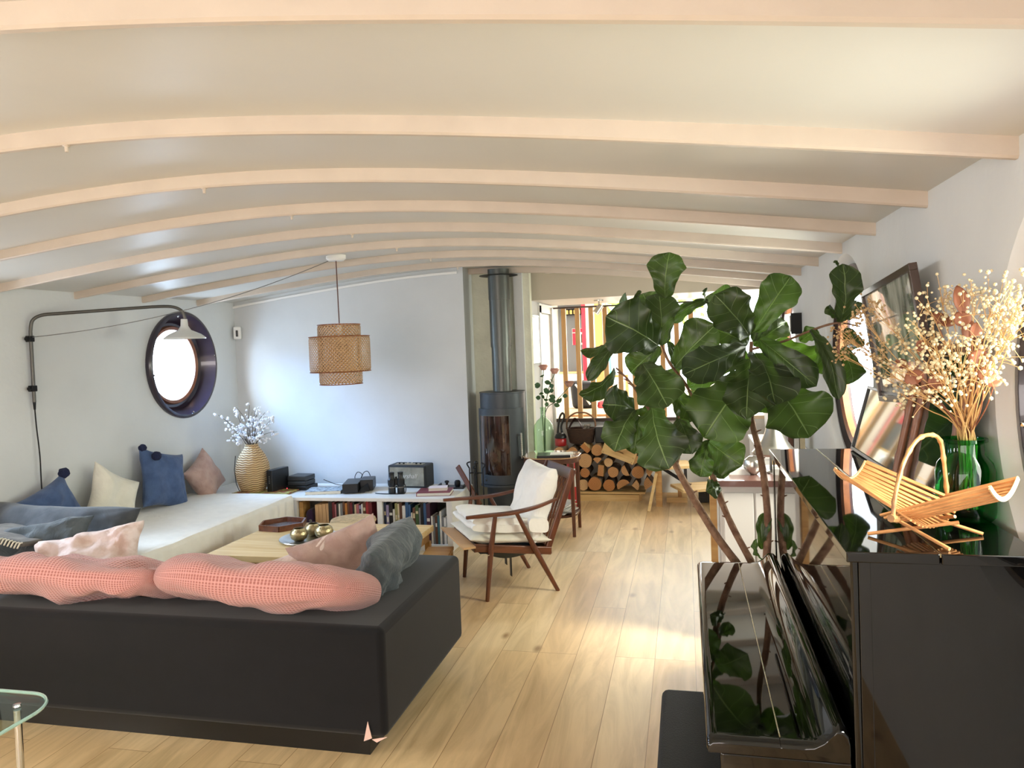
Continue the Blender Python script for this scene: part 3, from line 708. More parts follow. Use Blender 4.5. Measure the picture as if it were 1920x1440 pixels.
bxo('pages', (-.15, -.10, .002), (.148, .10, .026), paper, bk); q = MB(); q.box((-.155, -.105, .026), (.152, .105, .030)); q.box((-.155, -.105, .0), (.152, .105, .002)); q.build('cover', pat, bk)
pj = thing('dock_speaker', 'low black box speaker with a scooped top in the middle of the bookcase', 'speaker', (-2.75, 5.90, ZS), R(16))
q = MB(); q.box((-.13, -.14, 0.008), (.0, .14, .085), .006); q.box((-.05, -.10, 0), (.05, .14, .012)); q.box((.004, -.05, .008), (.115, .14, .098), .006); q.prism([(.0, -.13, .01), (.09, -.10, .01), (.07, -.05, .07), (.01, -.06, .03)], (0, .01, .0)); q.build('case', black_plastic, pj)
sp = thing('radio_speaker', 'black retro speaker with a grey cloth front, right of centre on the bookcase', 'speaker', (-2.375, 6.03, ZS), R(-4))
q = MB(); q.box((-.178, 0, 0), (.178, .18, .195), .012, seg=3); q.build('cabinet', mat('vinyl_black', '16181a', .5, bump=.6, bscale=300), sp)
q = MB(); q.box((-.160, -.003, .016), (.160, .001, .178), .002); q.build('grille', fabric('speaker_cloth', '9a9789', '7f7c70', scale=400, bump=1), sp)
q = MB(); q.box((-.13, .04, .195), (.13, .11, .197)); q.build('control_panel', brass, sp)
for x in (-.1, -.06, -.02, .02, .06, .1): q = MB(); q.lathe([(0, 0), (.008, 0), (.008, .012), (0, .012)], (x, .075, .197), 12); q.build('knob', dark_iron if abs(x) > .05 else steel, sp)
def text(s, size, loc, rot, m, parent=None, ex=.001, shear=0, name='lettering'):
    cu = bpy.data.curves.new('txt', 'FONT'); cu.body = s; cu.size = size; cu.extrude = ex; cu.shear = shear; cu.align_x = 'CENTER'
    t_ = bpy.data.objects.new('txt', cu); COL.objects.link(t_); dg = bpy.context.evaluated_depsgraph_get()
    me = bpy.data.meshes.new_from_object(t_.evaluated_get(dg)); bpy.data.objects.remove(t_)
    o = bpy.data.objects.new(name, me); COL.objects.link(o); me.materials.clear(); me.materials.append(m); o.location = loc; o.rotation_euler = rot
    if parent: o.parent = parent
    return o
text('Marshall', .055, (0, -.0045, .085), (R(90), 0, 0), BM['white'], sp, shear=.35)
bi = thing('binoculars', 'black binoculars standing upright in front of the retro speaker', 'binoculars', (-2.38, 5.80, ZS), R(15))
for x in (-.037, .037):
    q = MB(); q.lathe([(0, 0), (.029, 0), (.031, .01), (.03, .045), (.026, .06), (.033, .075), (.033, .115), (.022, .13), (.021, .16), (.023, .162), (.023, .178), (.018, .178), (0, .172)], (x, 0, 0), 24); q.build('barrel', black_plastic, bi)
    q = MB(); q.lathe([(.0292, .052), (.0308, .052), (.0308, .056), (.0292, .056)], (x, 0, 0), 24); q.build('ring', steel, bi)
q = MB(); q.box((-.02, -.012, .08), (.02, .012, .11), .003); q.tube([(0, 0, .07), (0, 0, .14)], .009); q.build('bridge', black_plastic, bi)
q = MB(); q.tube(bez([(.055, -.01, .1), (.08, -.03, .06), (.075, -.04, .01), (.04, -.05, .004), (-.1, -.02, .004), (-.18, .03, .004)], 6), .004, 6); q.build('strap', black_satin, bi)
rb = thing('hardback_book', 'large burgundy hardback lying at the right end of the bookcase', 'book', (-2.04, 5.80, ZS), R(9))
bxo('pages', (-.135, -.1, .003), (.133, .1, .026), paper, rb); q = MB(); q.box((-.14, -.105, 0), (.137, .105, .003)); q.box((-.14, -.105, .026), (.137, .105, .0295)); q.box((-.14, -.105, .003), (-.136, .105, .026)); q.build('cover', mat('burgundy', '7c2a3c', .5), rb)
rb = thing('paperback_pad', 'small white paperback lying on the burgundy hardback', 'book', (-2.02, 5.82, ZS+.030), R(14))
bxo('pages', (-.075, -.055, .002), (.073, .055, .022), paper, rb); q = MB(); q.box((-.077, -.057, 0), (.075, .057, .002)); q.box((-.077, -.057, .022), (.075, .057, .024)); q.build('cover', mat('pinkish_white', 'e6d9dc', .6), rb)
tb = thing('desk_tray', 'flat black tray at the back right corner of the bookcase', 'tray', (-1.975, 6.06, ZS), R(5))
q = MB(); q.box((-.12, -.07, 0), (.11, .07, .012), .003); q.box((-.12, -.07, .012), (-.11, .07, .03)); q.box((.1, -.07, .012), (.11, .07, .03)); q.build('body', black_plastic, tb)
for x, s, l in ((-.05, .018, 'small black spool on the flat black tray, left one'), (.045, .026, 'black round pot on the flat black tray, right one')):
    q = MB(); q.lathe([(0, 0), (s, 0), (s, .006), (s*.6, .01), (s*.6, .028), (s*1.05, .032), (s*1.05, .045), (s*.5, .05), (0, .05)], n=20) if x < 0 else q.lathe([(0, 0), (s*.8, 0), (s, .012), (s, .04), (s*.7, .05), (s*.6, .052), (0, .047)], n=20)
    o = q.build('pot', black_satin, loc=(-1.975+x, 6.06, ZS+.0125)); tag(o, l, 'pot')
for l, pts in (('thin black cable with a loop running behind the patterned book', [(-3.16, 6.03, .49), (-3.05, 6.1, .43), (-2.93, 6.16, .424), (-2.86, 6.18, .50), (-2.90, 6.18, .53), (-2.93, 6.18, .48), (-2.88, 6.14, .425), (-2.75, 6.1, .424)]),
               ('black cable arching behind the low black dock speaker', [(-2.84, 6.1, .45), (-2.82, 6.12, .53), (-2.78, 6.13, .545), (-2.74, 6.1, .50)]),
               ('black cable lying between the dock speaker and the retro speaker', [(-2.58, 6.1, .426), (-2.53, 6.14, .424), (-2.47, 6.2, .43), (-2.42, 6.22, .46)])):
    q = MB(); q.tube(bez(pts, 8), .0032, 6); o = q.build('cable', black_satin); tag(o, l, 'cable')

# ------------------------------------------------------------------ wood stove
sv = thing('wood_stove', 'tall round dark grey wood-burning stove with its flue pipe to the ceiling', 'stove', (-1.59, 6.40, 0))
def arc(q, r0, r1, a0, a1, z0, z1, n=24):
    def p(r, a, z): return Vector((r*math.sin(R(a)), -r*math.cos(R(a)), z))
    g = [[q.bm.verts.new(p(r, lerp(a0, a1, i/n), z)) for r, z in ((r0, z0), (r1, z0), (r1, z1), (r0, z1))] for i in range(n+1)]
    for A, B in zip(g, g[1:]):
        for j in range(4): q.bm.faces.new((A[j], A[(j+1) % 4], B[(j+1) % 4], B[j]))
    q.bm.faces.new(g[0]); q.bm.faces.new(g[-1][::-1])
q = MB(); q.lathe([(0, 0), (.165, 0), (.165, .40), (.2, .402), (.2, 1.20), (.204, 1.202), (.204, 1.212), (0, 1.214)], n=64); q.build('body', stove_grey, sv)
q = MB(); arc(q, .2, .222, -60, 66, .42, .50); arc(q, .2, .222, -60, 66, 1.02, 1.075); arc(q, .2, .222, -60, -54, .5, 1.02); arc(q, .2, .222, 28, 66, .5, 1.02, 16)
dr = q.build('door', stove_grey, sv)
fb = mat('stove_glass', '15110f', .08, var=.6, vscale=9, col2='4a3328', coat=1); q = MB(); arc(q, .2, .218, -54, 28, .5, 1.02); q.build('glass', fb, dr)
q = MB(); arc(q, .218, .2205, -54, -52, .5, 1.02); arc(q, .218, .2205, 26, 28, .5, 1.02); arc(q, .218, .2205, -54, 28, 1.012, 1.02); q.build('glass_frame', pipe_grey, dr)
q = MB(); a = R(50)
def sp_(r, z, aa=a): return Vector((r*math.sin(aa), -r*math.cos(aa), z))
q.tube([sp_(.25, .64), sp_(.25, .86)], .008, 10); q.tube([sp_(.2, .66), sp_(.25, .66)], .004, 8); q.tube([sp_(.2, .84), sp_(.25, .84)], .004, 8)
for k in range(12): q.lathe([(.0085, -.003), (.0105, 0), (.0085, .003)], sp_(.25, .655+k*.0175), 10)
q.build('handle', steel, dr)
q = MB(); c = sp_(.222, .46, R(-35)); q.ball(c, .016, 2, (1, .6, 1)); q.build('air_knob', stove_grey, sv)
q = MB(); arc(q, .2, .226, -60, 66, .395, .415); q.build('ash_lip', stove_grey, sv)
q = MB(); q.lathe([(.1, 1.214), (.086, 1.216), (.086, 1.6), (.089, 1.6), (.089, 1.607), (.092, 1.607), (.092, 2.02), (.095, 2.021), (.095, 2.29)], (.0, .02, 0), 48); q.build('flue_pipe', pipe_grey, sv)
q = MB(); q.lathe([(.095, 2.232), (.17, 2.232), (.17, 2.236), (.095, 2.238)], (0, .02, 0), 48); q.build('ceiling_collar', dark_iron, sv)
# ------------------------------------------------------------------ fire tools
ft = thing('fire_tools', 'black iron fireplace tools on a stand between bookcase and stove', 'fireplace tools', (-1.735, 5.98, 0))
q = MB(); q.lathe([(0, 0), (.085, 0), (.085, .012), (.012, .02), (0, .02)], n=24); q.tube([(0, 0, .01), (0, 0, .63)], .008); q.tube([(-.06, 0, .56), (.06, 0, .56)], .005); q.tube([(0, -.05, .55), (0, .05, .55)], .005); q.ball((0, 0, .645), .018, 2); q.build('stand', dark_iron, ft)
for i, (x, y) in enumerate(((-.058, 0), (.058, 0), (0, -.05))):
    q = MB(); q.tube([(x, y-.006, .60), (x, y-.006, .15)], .0055, 8)
    if i == 0: q.tube(bez([(x, y-.006, .6), (x-.02, y-.006, .64), (x+.01, y-.006, .655)], 5), .006, 8); q.box((x-.03, y-.012, .07), (x+.03, y, .16))
    elif i == 1: q.tube(bez([(x, y-.006, .6), (x+.018, y-.006, .63), (x-.01, y-.006, .645)], 5), .006, 8); q.lathe([(0, .06), (.03, .06), (.022, .15), (0, .15)], (x, y-.006, 0), 12)
    else: q.ball((x, y-.006, .615), .014, 2); q.tube([(x, y-.006, .16), (x+.03, y-.006, .13)], .005, 6)
    q.build('iron', dark_iron, ft)
q = MB(); q.beam((-1.93, 6.08, .60), (-1.70, 5.93, .30), .045, .016, (0, 1, .3)); o = q.build('wooden_paddle', walnut_y, bevel=.003); tag(o, 'flat brown wooden paddle leaning out over the fireplace tools', 'paddle')

# ------------------------------------------------------------------ armchair
ac = thing('armchair', 'walnut lounge armchair with spindle back and white cushions', 'chair', (-1.22, 4.88, 0), R(-58))
for s in (1, -1):
    q = MB(); q.tube([(s*.275, -.235, 0), (s*.28, -.20, .32), (s*.285, -.165, .535)], [.013, .019, .014], 12); q.build('leg', walnut, ac)
    q = MB(); q.tube([(s*.275, .25, 0), (s*.28, .11, .27), (s*.285, -.02, .54)], [.013, .019, .013], 12); q.build('leg', walnut, ac)
    q = MB(); pts = bez([(s*.30, -.36, .552), (s*.295, -.22, .55), (s*.288, -.05, .548), (s*.275, .12, .565), (s*.262, .27, .60)], 8)
    ws = [lerp(.02, .05, math.sin(PI*min(1, k/(len(pts)-1)*1.15))) for k in range(len(pts))]
    for k in range(len(pts)-1): q.beam(pts[k], pts[k+1], ws[k], .02, (0, 0, 1), ws[k+1], .02)
    bmesh.ops.remove_doubles(q.bm, verts=q.bm.verts, dist=.002); q.build('armrest', walnut_y, ac, bevel=.004)
    q = MB(); q.beam((s*.255, -.30, .345), (s*.25, .22, .262), .025, .05); q.build('side_rail', walnut_y, ac, bevel=.004)
    q = MB(); q.beam((s*.235, .19, .24), (s*.225, .41, .775), .024, .04, (0, 1, 0)); q.build('back_post', walnut, ac, bevel=.005)
q = MB(); q.prism([(-.30, -.385, .352), (.30, -.385, .352), (.262, -.28, .342), (-.262, -.28, .342)], (0, 0, .014)); q.build('front_board', mat('bare_wood', 'c79f74', .5), ac)
q = MB(); q.beam((-.25, -.29, .335), (.25, -.29, .335), .022, .045); q.beam((-.25, .215, .262), (.25, .215, .262), .022, .045); q.build('cross_rail', mahog, ac, bevel=.003)
q = MB(); q.beam((-.225, .398, .745), (.225, .398, .745), .018, .075, (0, .35, 1)); q.build('top_rail', mahog, ac, bevel=.005)
for k in range(9):
    x = -.18+k*.045; q = MB(); q.beam((x, .215, .28), (x, .388, .715), .012, .012, (0, 1, 0)); q.build('spindle', walnut, ac, smooth=0)
for s in (1, -1):
    for y, z in ((-.222, .30), (.135, .255)): q = MB(); q.lathe([(0, 0), (.006, .0), (.005, .004), (0, .005)], (s*.281+s*.016, y, z), 10, axis='x'); q.build('bolt', chrome, ac)
q = MB(); q.box((-.02, .02, .05), (.015, .024, .27)); q.box((.06, -.04, .16), (.1, -.036, .27)); q.build('strap', black_satin, ac)
def sling(u, v):
    x = lerp(-.24, .24, u); y = lerp(-.26, .2, v); return (x, y, .30-.09*math.sin(PI*u)*math.sin(PI*v)-.04*v)
q = MB(); q.grid(sling, 16, 16); q.build('seat_sling', mat('dark_canvas', '2f3638', .9), ac, solid=.006)
ch = Matrix.Translation((-1.22, 4.88, 0)) @ Matrix.Rotation(R(-58), 4, 'Z')
def ccush(label, c, xa, ya, *a, **k):
    m3 = ch.to_3x3(); return cushion(label, ch @ Vector(c), m3 @ Vector(xa), m3 @ Vector(ya), *a, **k)
ccush('white cotton back cushion leaning against the spindles of the armchair', (0, .19, .56), (1, 0, 0), (0, .38, 1), .50, .50, .17, offwhite, 21, wr=.014, pinch=.03, ex=.4)
ccush('flat cream quilted seat cushion on the armchair, under the folded blanket', (0, -.05, .365), (1, 0, 0), (0, 1, -.12), .52, .56, .085, cream, 22, wr=.008, pinch=.03)
# folded blanket: layered slab with rolled folds
q = MB()
def fold(z, sx, sy, ph, x0=0, y0=0, T=.034):
    def f(u, v):
        a = v*2*PI; e = math.cos(a); s_ = math.sin(a)
        y = y0+(abs(e)**.35)*(1 if e > 0 else -1)*sy/2
        zz = z+(abs(s_)**.7)*(1 if s_ > 0 else -1)*T/2
        x = x0+(u-.5)*sx*(1-.05*abs(s_))
        nn = noise.noise(Vector((x*7, y*7, ph)))
        return (x+.012*noise.noise(Vector((y*9, z*30, ph))), y+.014*nn, zz+.010*nn-.1*y)
    g = q.grid(f, 30, 41)
    q.bm.faces.new([v for v in g[0]][:-1]); q.bm.faces.new([v for v in g[-1]][:-1][::-1])
fold(.432, .50, .46, 1, 0, -.08, .05); fold(.475, .46, .42, 5, .01, -.09, .045); fold(.455, .18, .14, 9, .19, .13, .09); 
o = q.build('folded_blanket', offwhite, smooth=60); o.matrix_world = ch; o.location = ch.translation; o.rotation_euler = (0, 0, R(-58)); tag(o, 'white fleece blanket folded in layers on the armchair seat', 'blanket')

# ------------------------------------------------------------------ side table with bottle, roses
sd = thing('side_table', 'rounded mahogany side table with a lower shelf beside the partition', 'table', (-1.145, 6.30, 0))
def rrect(hx, hy, r, n=10):
    o = []
    for cx, cy, a0 in ((hx-r, hy-r, 0), (-hx+r, hy-r, 90), (-hx+r, -hy+r, 180), (hx-r, -hy+r, 270)):
        for k in range(n+1): a = R(a0+90*k/n); o.append((cx+r*math.cos(a), cy+r*math.sin(a)))
    return o
q = MB(); q.prism([(x, y, .615) for x, y in rrect(.235, .23, .17)], (0, 0, .04)); q.build('apron', mahog, sd, bevel=.002)
q = MB(); q.prism([(x, y, .656) for x, y in rrect(.24, .235, .175)], (0, 0, .01)); q.build('tabletop', mat('pale_varnish', 'b08a62', .2, coat=1), sd, bevel=.003)
q = MB(); q.prism([(x, y, .16) for x, y in rrect(.215, .21, .16)], (0, 0, .018)); q.build('shelf', mahog, sd, bevel=.003)
for x in (-.19, .19):
    for y in (-.17, .15): q = MB(); q.beam((x, y, .615), (x*1.03, y*1.03, 0), .036, .036, (0, 1, 0), .026, .026); q.build('leg', walnut, sd, bevel=.004)
rr = random.Random(8)
for i in range(7):
    o = bxo('magazine', (-.105, -.14, 0), (.105, .14, .009), mat('magazine_%d' % i, ['e4e0d8', 'c9c6be', '8f8d86', 'dedad0', 'b8a890', 'e8e6e0', 'a9a7a2'][i], .4, var=.35, vscale=18), loc=(-1.10+rr.uniform(-.02, .03), 6.28+rr.uniform(-.03, .03), .1785+i*.0102), rot=(0, 0, rr.uniform(-.5, .3)), smooth=0)
    tag(o, 'magazine in the pile on the side table shelf, %s from the bottom' % words[i], 'magazine', 'magazines on the side table shelf')
gl_clear = mat('green_tinted_glass', 'a9cfa4', .03, trans=1, ior=1.3)
def thinglass(name, tint, mixf=.12, col=None, dens=1):
    m = glass_pane(name, tint); return m
bottle_glass = glass_pane('pale_green_glass', (.72, .88, .72), 1.5)
bo = thing('glass_bottle', 'large pale green glass demijohn holding rose stems on the side table', 'bottle', (-1.225, 6.37, .6665))
q = MB(); q.lathe([(0, .004), (.075, .004), (.088, .015), (.09, .06), (.09, .20), (.082, .245), (.055, .285), (.026, .31), (.022, .33), (.022, .385), (.027, .387), (.027, .40), (.021, .40)], n=48); q.build('body', bottle_glass, bo)
ros = thing('rose_stems', 'long stemmed pink roses in the pale green glass bottle', 'flowers', (-1.225, 6.37, .68))
stemg = mat('rose_stem', '37512f', .6); rosep = mat('rose_petal', 'cf9a8a', .7, var=.25, vscale=20); leafg = mat('rose_leaf', '33572c', .5)
def rosehead(par, p, s=1, m=rosep):
    q = MB()
    for ring, (n, r0, r1, h, op) in enumerate(((3, .004, .012, .03, .1), (5, .01, .022, .032, .5), (6, .012, .03, .028, .9))):
        for k in range(n):
            a0 = 2*PI*k/n+ring
            def f(u, v, a0=a0, r0=r0, r1=r1, h=h, n=n, op=op):
                a = a0+(u-.5)*2*PI/n*1.5; r = lerp(r0, r1, v**.8); return Vector(p)+Vector((r*math.cos(a), r*math.sin(a), h*math.sin(v*PI*.5)-op*.006*v*v))*s
            q.grid(f, 6, 5)
    q.build('rose', m, par, smooth=80, solid=.001)
def leafq(q, b, t, w, up=(0, -1, .3), fold=.2):
    b, t = Vector(b), Vector(t); d = (t-b); L = d.length; d.normalize(); s = d.cross(Vector(up)).normalized(); n = s.cross(d)
    def f(u, v): ww = w*math.sin(PI*min(1, v*.98+.01))**.7*.5; k = (u-.5)*2; return b+d*L*v+s*k*ww+n*(abs(k)*ww*fold-.12*L*v*v)
    q.grid(f, 5, 9)
for pts, hd, lv in (([(0, 0, 0), (-.005, 0, .35), (0, 0, .55), (.018, 0, .71)], 1, 5), ([(.01, 0, 0), (.02, 0, .35), (.06, 0, .55), (.115, 0, .675)], 1, 4), ([(.0, .01, 0), (.02, .01, .34), (.12, 0, .44), (.24, -.01, .56)], 2, 3)):
    q = MB(); P_ = bez(pts, 6); q.tube(P_, .0035, 6); so_ = q.build('stem', stemg, ros)
    rosehead(ros, P_[-1], 1.6 if hd == 1 else 1.7, rosep if hd == 1 else mat('dried_rose', 'b58a78', .8, var=.5, vscale=30))
    q = MB(); rr = random.Random(len(pts)+int(pts[-1][0]*99))
    for k in range(lv*2):
        p = P_[int(lerp(9, len(P_)-3, k/(lv*2)))]; a = rr.uniform(0, 6.3); q_ = p+Vector((math.cos(a)*.07, math.sin(a)*.03, rr.uniform(-.03, .03))); leafq(q, p+(q_-p)*.25, q_, .04)
    q.build('leaves', leafg, so_, solid=.001)
tb = thing('tablet_stand', 'black tray-like tablet with white papers lying on the side table', 'tablet', (-1.10, 6.19, .6665), R(8))
q = MB(); q.box((-.15, -.10, 0), (.13, .10, .02), .003); q.build('case', black_plastic, tb); q = MB(); q.box((-.04, -.07, .0205), (.15, .07, .023)); q.box((-.02, -.03, .0235), (.17, -.0, .026)); q.build('papers', paper, tb)

# ------------------------------------------------------------------ log store
pw = thing('pallet', 'pale pine pallet base under the firewood', 'pallet', (-.86, 7.72, 0))
q = MB(); q.box((-.40, -.18, .0), (.36, -.155, .065)); q.box((-.52, -.18, .072), (.42, -.03, .09)); q.box((-.52, 0, .072), (.42, .18, .09)); q.build('boards', crate_wood, pw, smooth=0)
for x in (-.51, -.1, .30): bxo('block', (x, -.15, .0), (x+.08, .16, .071), crate_wood, pw, smooth=0)
bark = mat('bark', '6b5645', .95, var=.5, vscale=18, bump=1.2, bscale=40)
bark2 = mat('pale_bark', 'a68a6c', .95, var=.4, vscale=14, bump=1, bscale=40)
def endgrain():
    m, nt, b = base_mat('end_grain'); L = nt.links; N = nt.nodes.new
    tc = N('ShaderNodeTexCoord'); w = N('ShaderNodeTexWave'); w.wave_type = 'RINGS'; w.rings_direction = 'Y'; w.inputs['Scale'].default_value = 22; w.inputs['Distortion'].default_value = 3; w.inputs['Detail'].default_value = 3
    oi = N('ShaderNodeObjectInfo'); n = N('ShaderNodeTexNoise'); n.inputs['Scale'].default_value = 9; L.new(tc.outputs['Object'], n.inputs[0])
    L.new(tc.outputs['Object'], w.inputs[0]); r = N('ShaderNodeValToRGB'); r.color_ramp.elements[0].color = lin('e2c297'); r.color_ramp.elements[1].color = lin('c99f69'); L.new(w.outputs[0], r.inputs[0])
    mx = N('ShaderNodeMix'); mx.data_type = 'RGBA'; mx.blend_type = 'MULTIPLY'; L.new(oi.outputs['Random'], mx.inputs[0]); L.new(r.outputs[0], mx.inputs[6]); mx.inputs[7].default_value = lin('d3a67c')
    L.new(mx.outputs[2], b.inputs['Base Color']); b.inputs['Roughness'].default_value = .85; return m
eg = endgrain()
def log(x, z, r, kind, rot, y, idx, where):
    q = MB(); n = 28; Lg = .30; rg = random.Random(int(x*1000)+int(z*777))
    if kind == 'round': shp = [(math.cos(2*PI*k/n)*(1+.05*math.sin(3*k*2*PI/n+idx)), math.sin(2*PI*k/n)) for k in range(n)]
    elif kind == 'half': shp = [(math.cos(PI*k/(n-1)), math.sin(PI*k/(n-1))-.35) for k in range(n)]
    elif kind == 'quarter': shp = [(-.5, -.5)]+[(-.5+1.25*math.cos(PI/2*k/(n-2)), -.5+1.25*math.sin(PI/2*k/(n-2))) for k in range(n-1)]
    else: shp = [(-.9, -.45), (.85, -.5), (.9, .4), (-.8, .5)]
    c, s_ = math.cos(rot), math.sin(rot); pts = [((a*c-b*s_)*r, (a*s_+b*c)*r) for a, b in shp]
    F = [q.bm.verts.new((a+.0*rg.random(), 0, b)) for a, b in pts]; B = [q.bm.verts.new((a*.97+.004, Lg, b*.97)) for a, b in pts]
    q.mi = 1; f = [q.bm.faces.new(F), q.bm.faces.new(B[::-1])]
    for e in f: e.material_index = 1
    for k in range(len(F)): q.bm.faces.new((F[k], B[k], B[(k+1) % len(F)], F[(k+1) % len(F)])).material_index = 0
    o = q.build('firewood_log', [bark2 if idx % 3 == 0 else bark, eg] if kind != 'plank' else [crate_wood, eg], loc=(x, y, z), smooth=40)
    return o
kindw = {'round': 'round', 'half': 'half-round', 'quarter': 'split wedge', 'plank': 'squared'}
rowsL = [('bottom', [(-1.32, .15, .055, 'half', 0), (-1.20, .155, .062, 'round', 0), (-1.07, .15, .058, 'round', 1), (-.945, .165, .07, 'round', 2), (-.80, .15, .06, 'round', 0), (-.665, .16, .07, 'half', .5), (-.53, .155, .06, 'quarter', -.7), (-.41, .17, .075, 'quarter', 2.2)]),
         ('second', [(-1.30, .275, .055, 'round', 0), (-1.17, .285, .062, 'half', 0), (-1.045, .275, .05, 'round', 0), (-.88, .30, .064, 'plank', 1.5), (-.755, .285, .055, 'round', 1), (-.635, .295, .058, 'half', 2), (-.505, .285, .062, 'round', .5), (-.375, .31, .07, 'half', 1)]),
         ('third', [(-1.305, .395, .05, 'round', 1), (-1.18, .405, .055, 'round', 0), (-1.04, .40, .075, 'round', 3), (-.91, .41, .05, 'quarter', .8), (-.80, .385, .045, 'round', 1), (-.52, .40, .07, 'half', .4), (-.36, .43, .05, 'round', .4)]),
         ('top', [(-1.30, .495, .05, 'round', 2), (-1.16, .51, .05, 'half', 0), (-1.03, .53, .06, 'plank', -.75), (-.91, .51, .058, 'round', 0), (-.40, .53, .045, 'round', 2)])]
for nm, L_ in rowsL:
    for i, (x, z, r, k, ro_) in enumerate(L_):
        o = log(x, z+.005, r*.98, k, ro_, 7.555+.012*((i*7) % 3), i, nm)
        tag(o, '%s firewood log, %s from the left in the %s row of the stack' % (kindw[k], words[i], nm), 'firewood', 'firewood logs stacked on the pallet')
cr = thing('wooden_crate', 'small pale wooden crate with a hand slot, tilted on the firewood', 'crate', (-.685, 7.625, .478), rot=(R(-8), R(21), R(-4)))
q = MB(); q.box((-.17, -.10, -.06), (-.045, -.09, .06)); q.box((.045, -.10, -.06), (.17, -.09, .06)); q.box((-.045, -.10, .02), (.045, -.09, .06)); q.box((-.045, -.10, -.06), (.045, -.09, .005)); q.build('front_panel', crate_wood, cr, smooth=0)
q = MB(); q.box((-.17, .09, -.06), (.17, .10, .06)); q.build('back_panel', crate_wood, cr, smooth=0)
for x in (-.17, .16): bxo('end_panel', (x, -.0895, -.06), (x+.01, .0895, .06), crate_wood, cr, smooth=0)
bxo('bottom', (-.159, -.0895, -.06), (.159, .0895, -.052), crate_wood, cr, smooth=0)
q = MB()
for x, z in ((-.15, .045), (-.15, -.045), (.15, .045), (.15, -.045), (.15, 0)): q.ball((x, -.1005, z), .0035, 1)
q.build('nail', dark_iron, cr)
wb = thing('wicker_basket', 'dark brown wicker basket with an arched handle on the firewood', 'basket', (-1.09, 7.74, .565))
wk = mat('dark_wicker', '4c3426', .75, var=.5, vscale=30, bump=1.3, bscale=70, stretch=(1, 1, 4))
q = MB(); q.lathe([(0, 0), (.11, 0), (.125, .01), (.15, .12), (.155, .15), (.162, .155), (.155, .162), (.145, .155), (.14, .12), (.115, .015), (0, .012)], n=40, sy=.75); q.build('body', wk, wb)
q = MB(); q.tube(bez([(-.152, 0, .15), (-.14, 0, .25), (-.07, 0, .31), (0, 0, .32), (.07, 0, .31), (.14, 0, .25), (.152, 0, .15)], 6), .009, 8); q.build('handle', mat('cane', '7b5a40', .6), wb)
q = MB(); q.grid(lambda u, v: (lerp(-.13, .02, u), lerp(-.05, .05, v), .15+.12*math.sin(PI*u)*(1-v*.3)), 12, 6); q.build('leather_flap', mat('brown_leather', '40271f', .6), wb, solid=.006)
q = MB(); rg = random.Random(2)
for k in range(7): q.tube([(.03+rg.uniform(-.02, .05), rg.uniform(-.04, .04), .13), (.06+rg.uniform(-.02, .05), rg.uniform(-.04, .04), .19)], .012, 7)
q.build('contents', mat('pine_cone', '8d8379', .9, var=.5, vscale=60), wb)
rv = thing('red_canister', 'red ash vacuum with black top and looped hose behind the side table', 'vacuum cleaner', (-1.30, 7.68, .548))
q = MB(); q.lathe([(0, 0), (.055, 0), (.06, .01), (.06, .065), (.05, .08), (0, .08)], n=28); q.build('body', mat('red_plastic', 'a81f22', .3, coat=.5), rv)
q = MB(); q.lathe([(0, .08), (.062, .08), (.062, .095), (.05, .12), (.02, .14), (0, .14)], n=28); q.build('lid', black_plastic, rv)
q = MB(); q.tube(bez([(-.03, 0, .13), (-.02, 0, .2), (.0, 0, .3), (.03, 0, .34), (.045, 0, .30), (.01, 0, .2), (.02, 0, .12)], 8), .011, 8); q.build('hose', black_plastic, rv)
o = bxo('storage_box', (-.14, -.10, 0), (.14, .12, .17), black_plastic, loc=(-.80, 7.78, .57), bev=.01); tag(o, 'black storage box behind the basket on the firewood', 'box')
for lab, x0, h, c in (('red fire extinguisher standing behind the side table', -1.27, .42, 'b3262c'),):
    fe = thing('fire_extinguisher', lab, 'fire extinguisher', (-1.13, 7.30, 0)); q = MB(); q.lathe([(0, 0), (.05, 0), (.055, .01), (.055, .42), (.045, .46), (.02, .48), (0, .48)], n=28); q.build('body', mat('extinguisher_red', c, .3, coat=.5), fe)
    q = MB(); q.lathe([(0, .48), (.02, .48), (.02, .52), (0, .52)], n=12); q.box((-.01, -.06, .52), (.01, .03, .54)); q.build('valve', black_plastic, fe)
    q = MB(); arc(q, .0555, .056, 5, 60, .2, .38, 10); q.build('label_plate', BM['white'], fe)
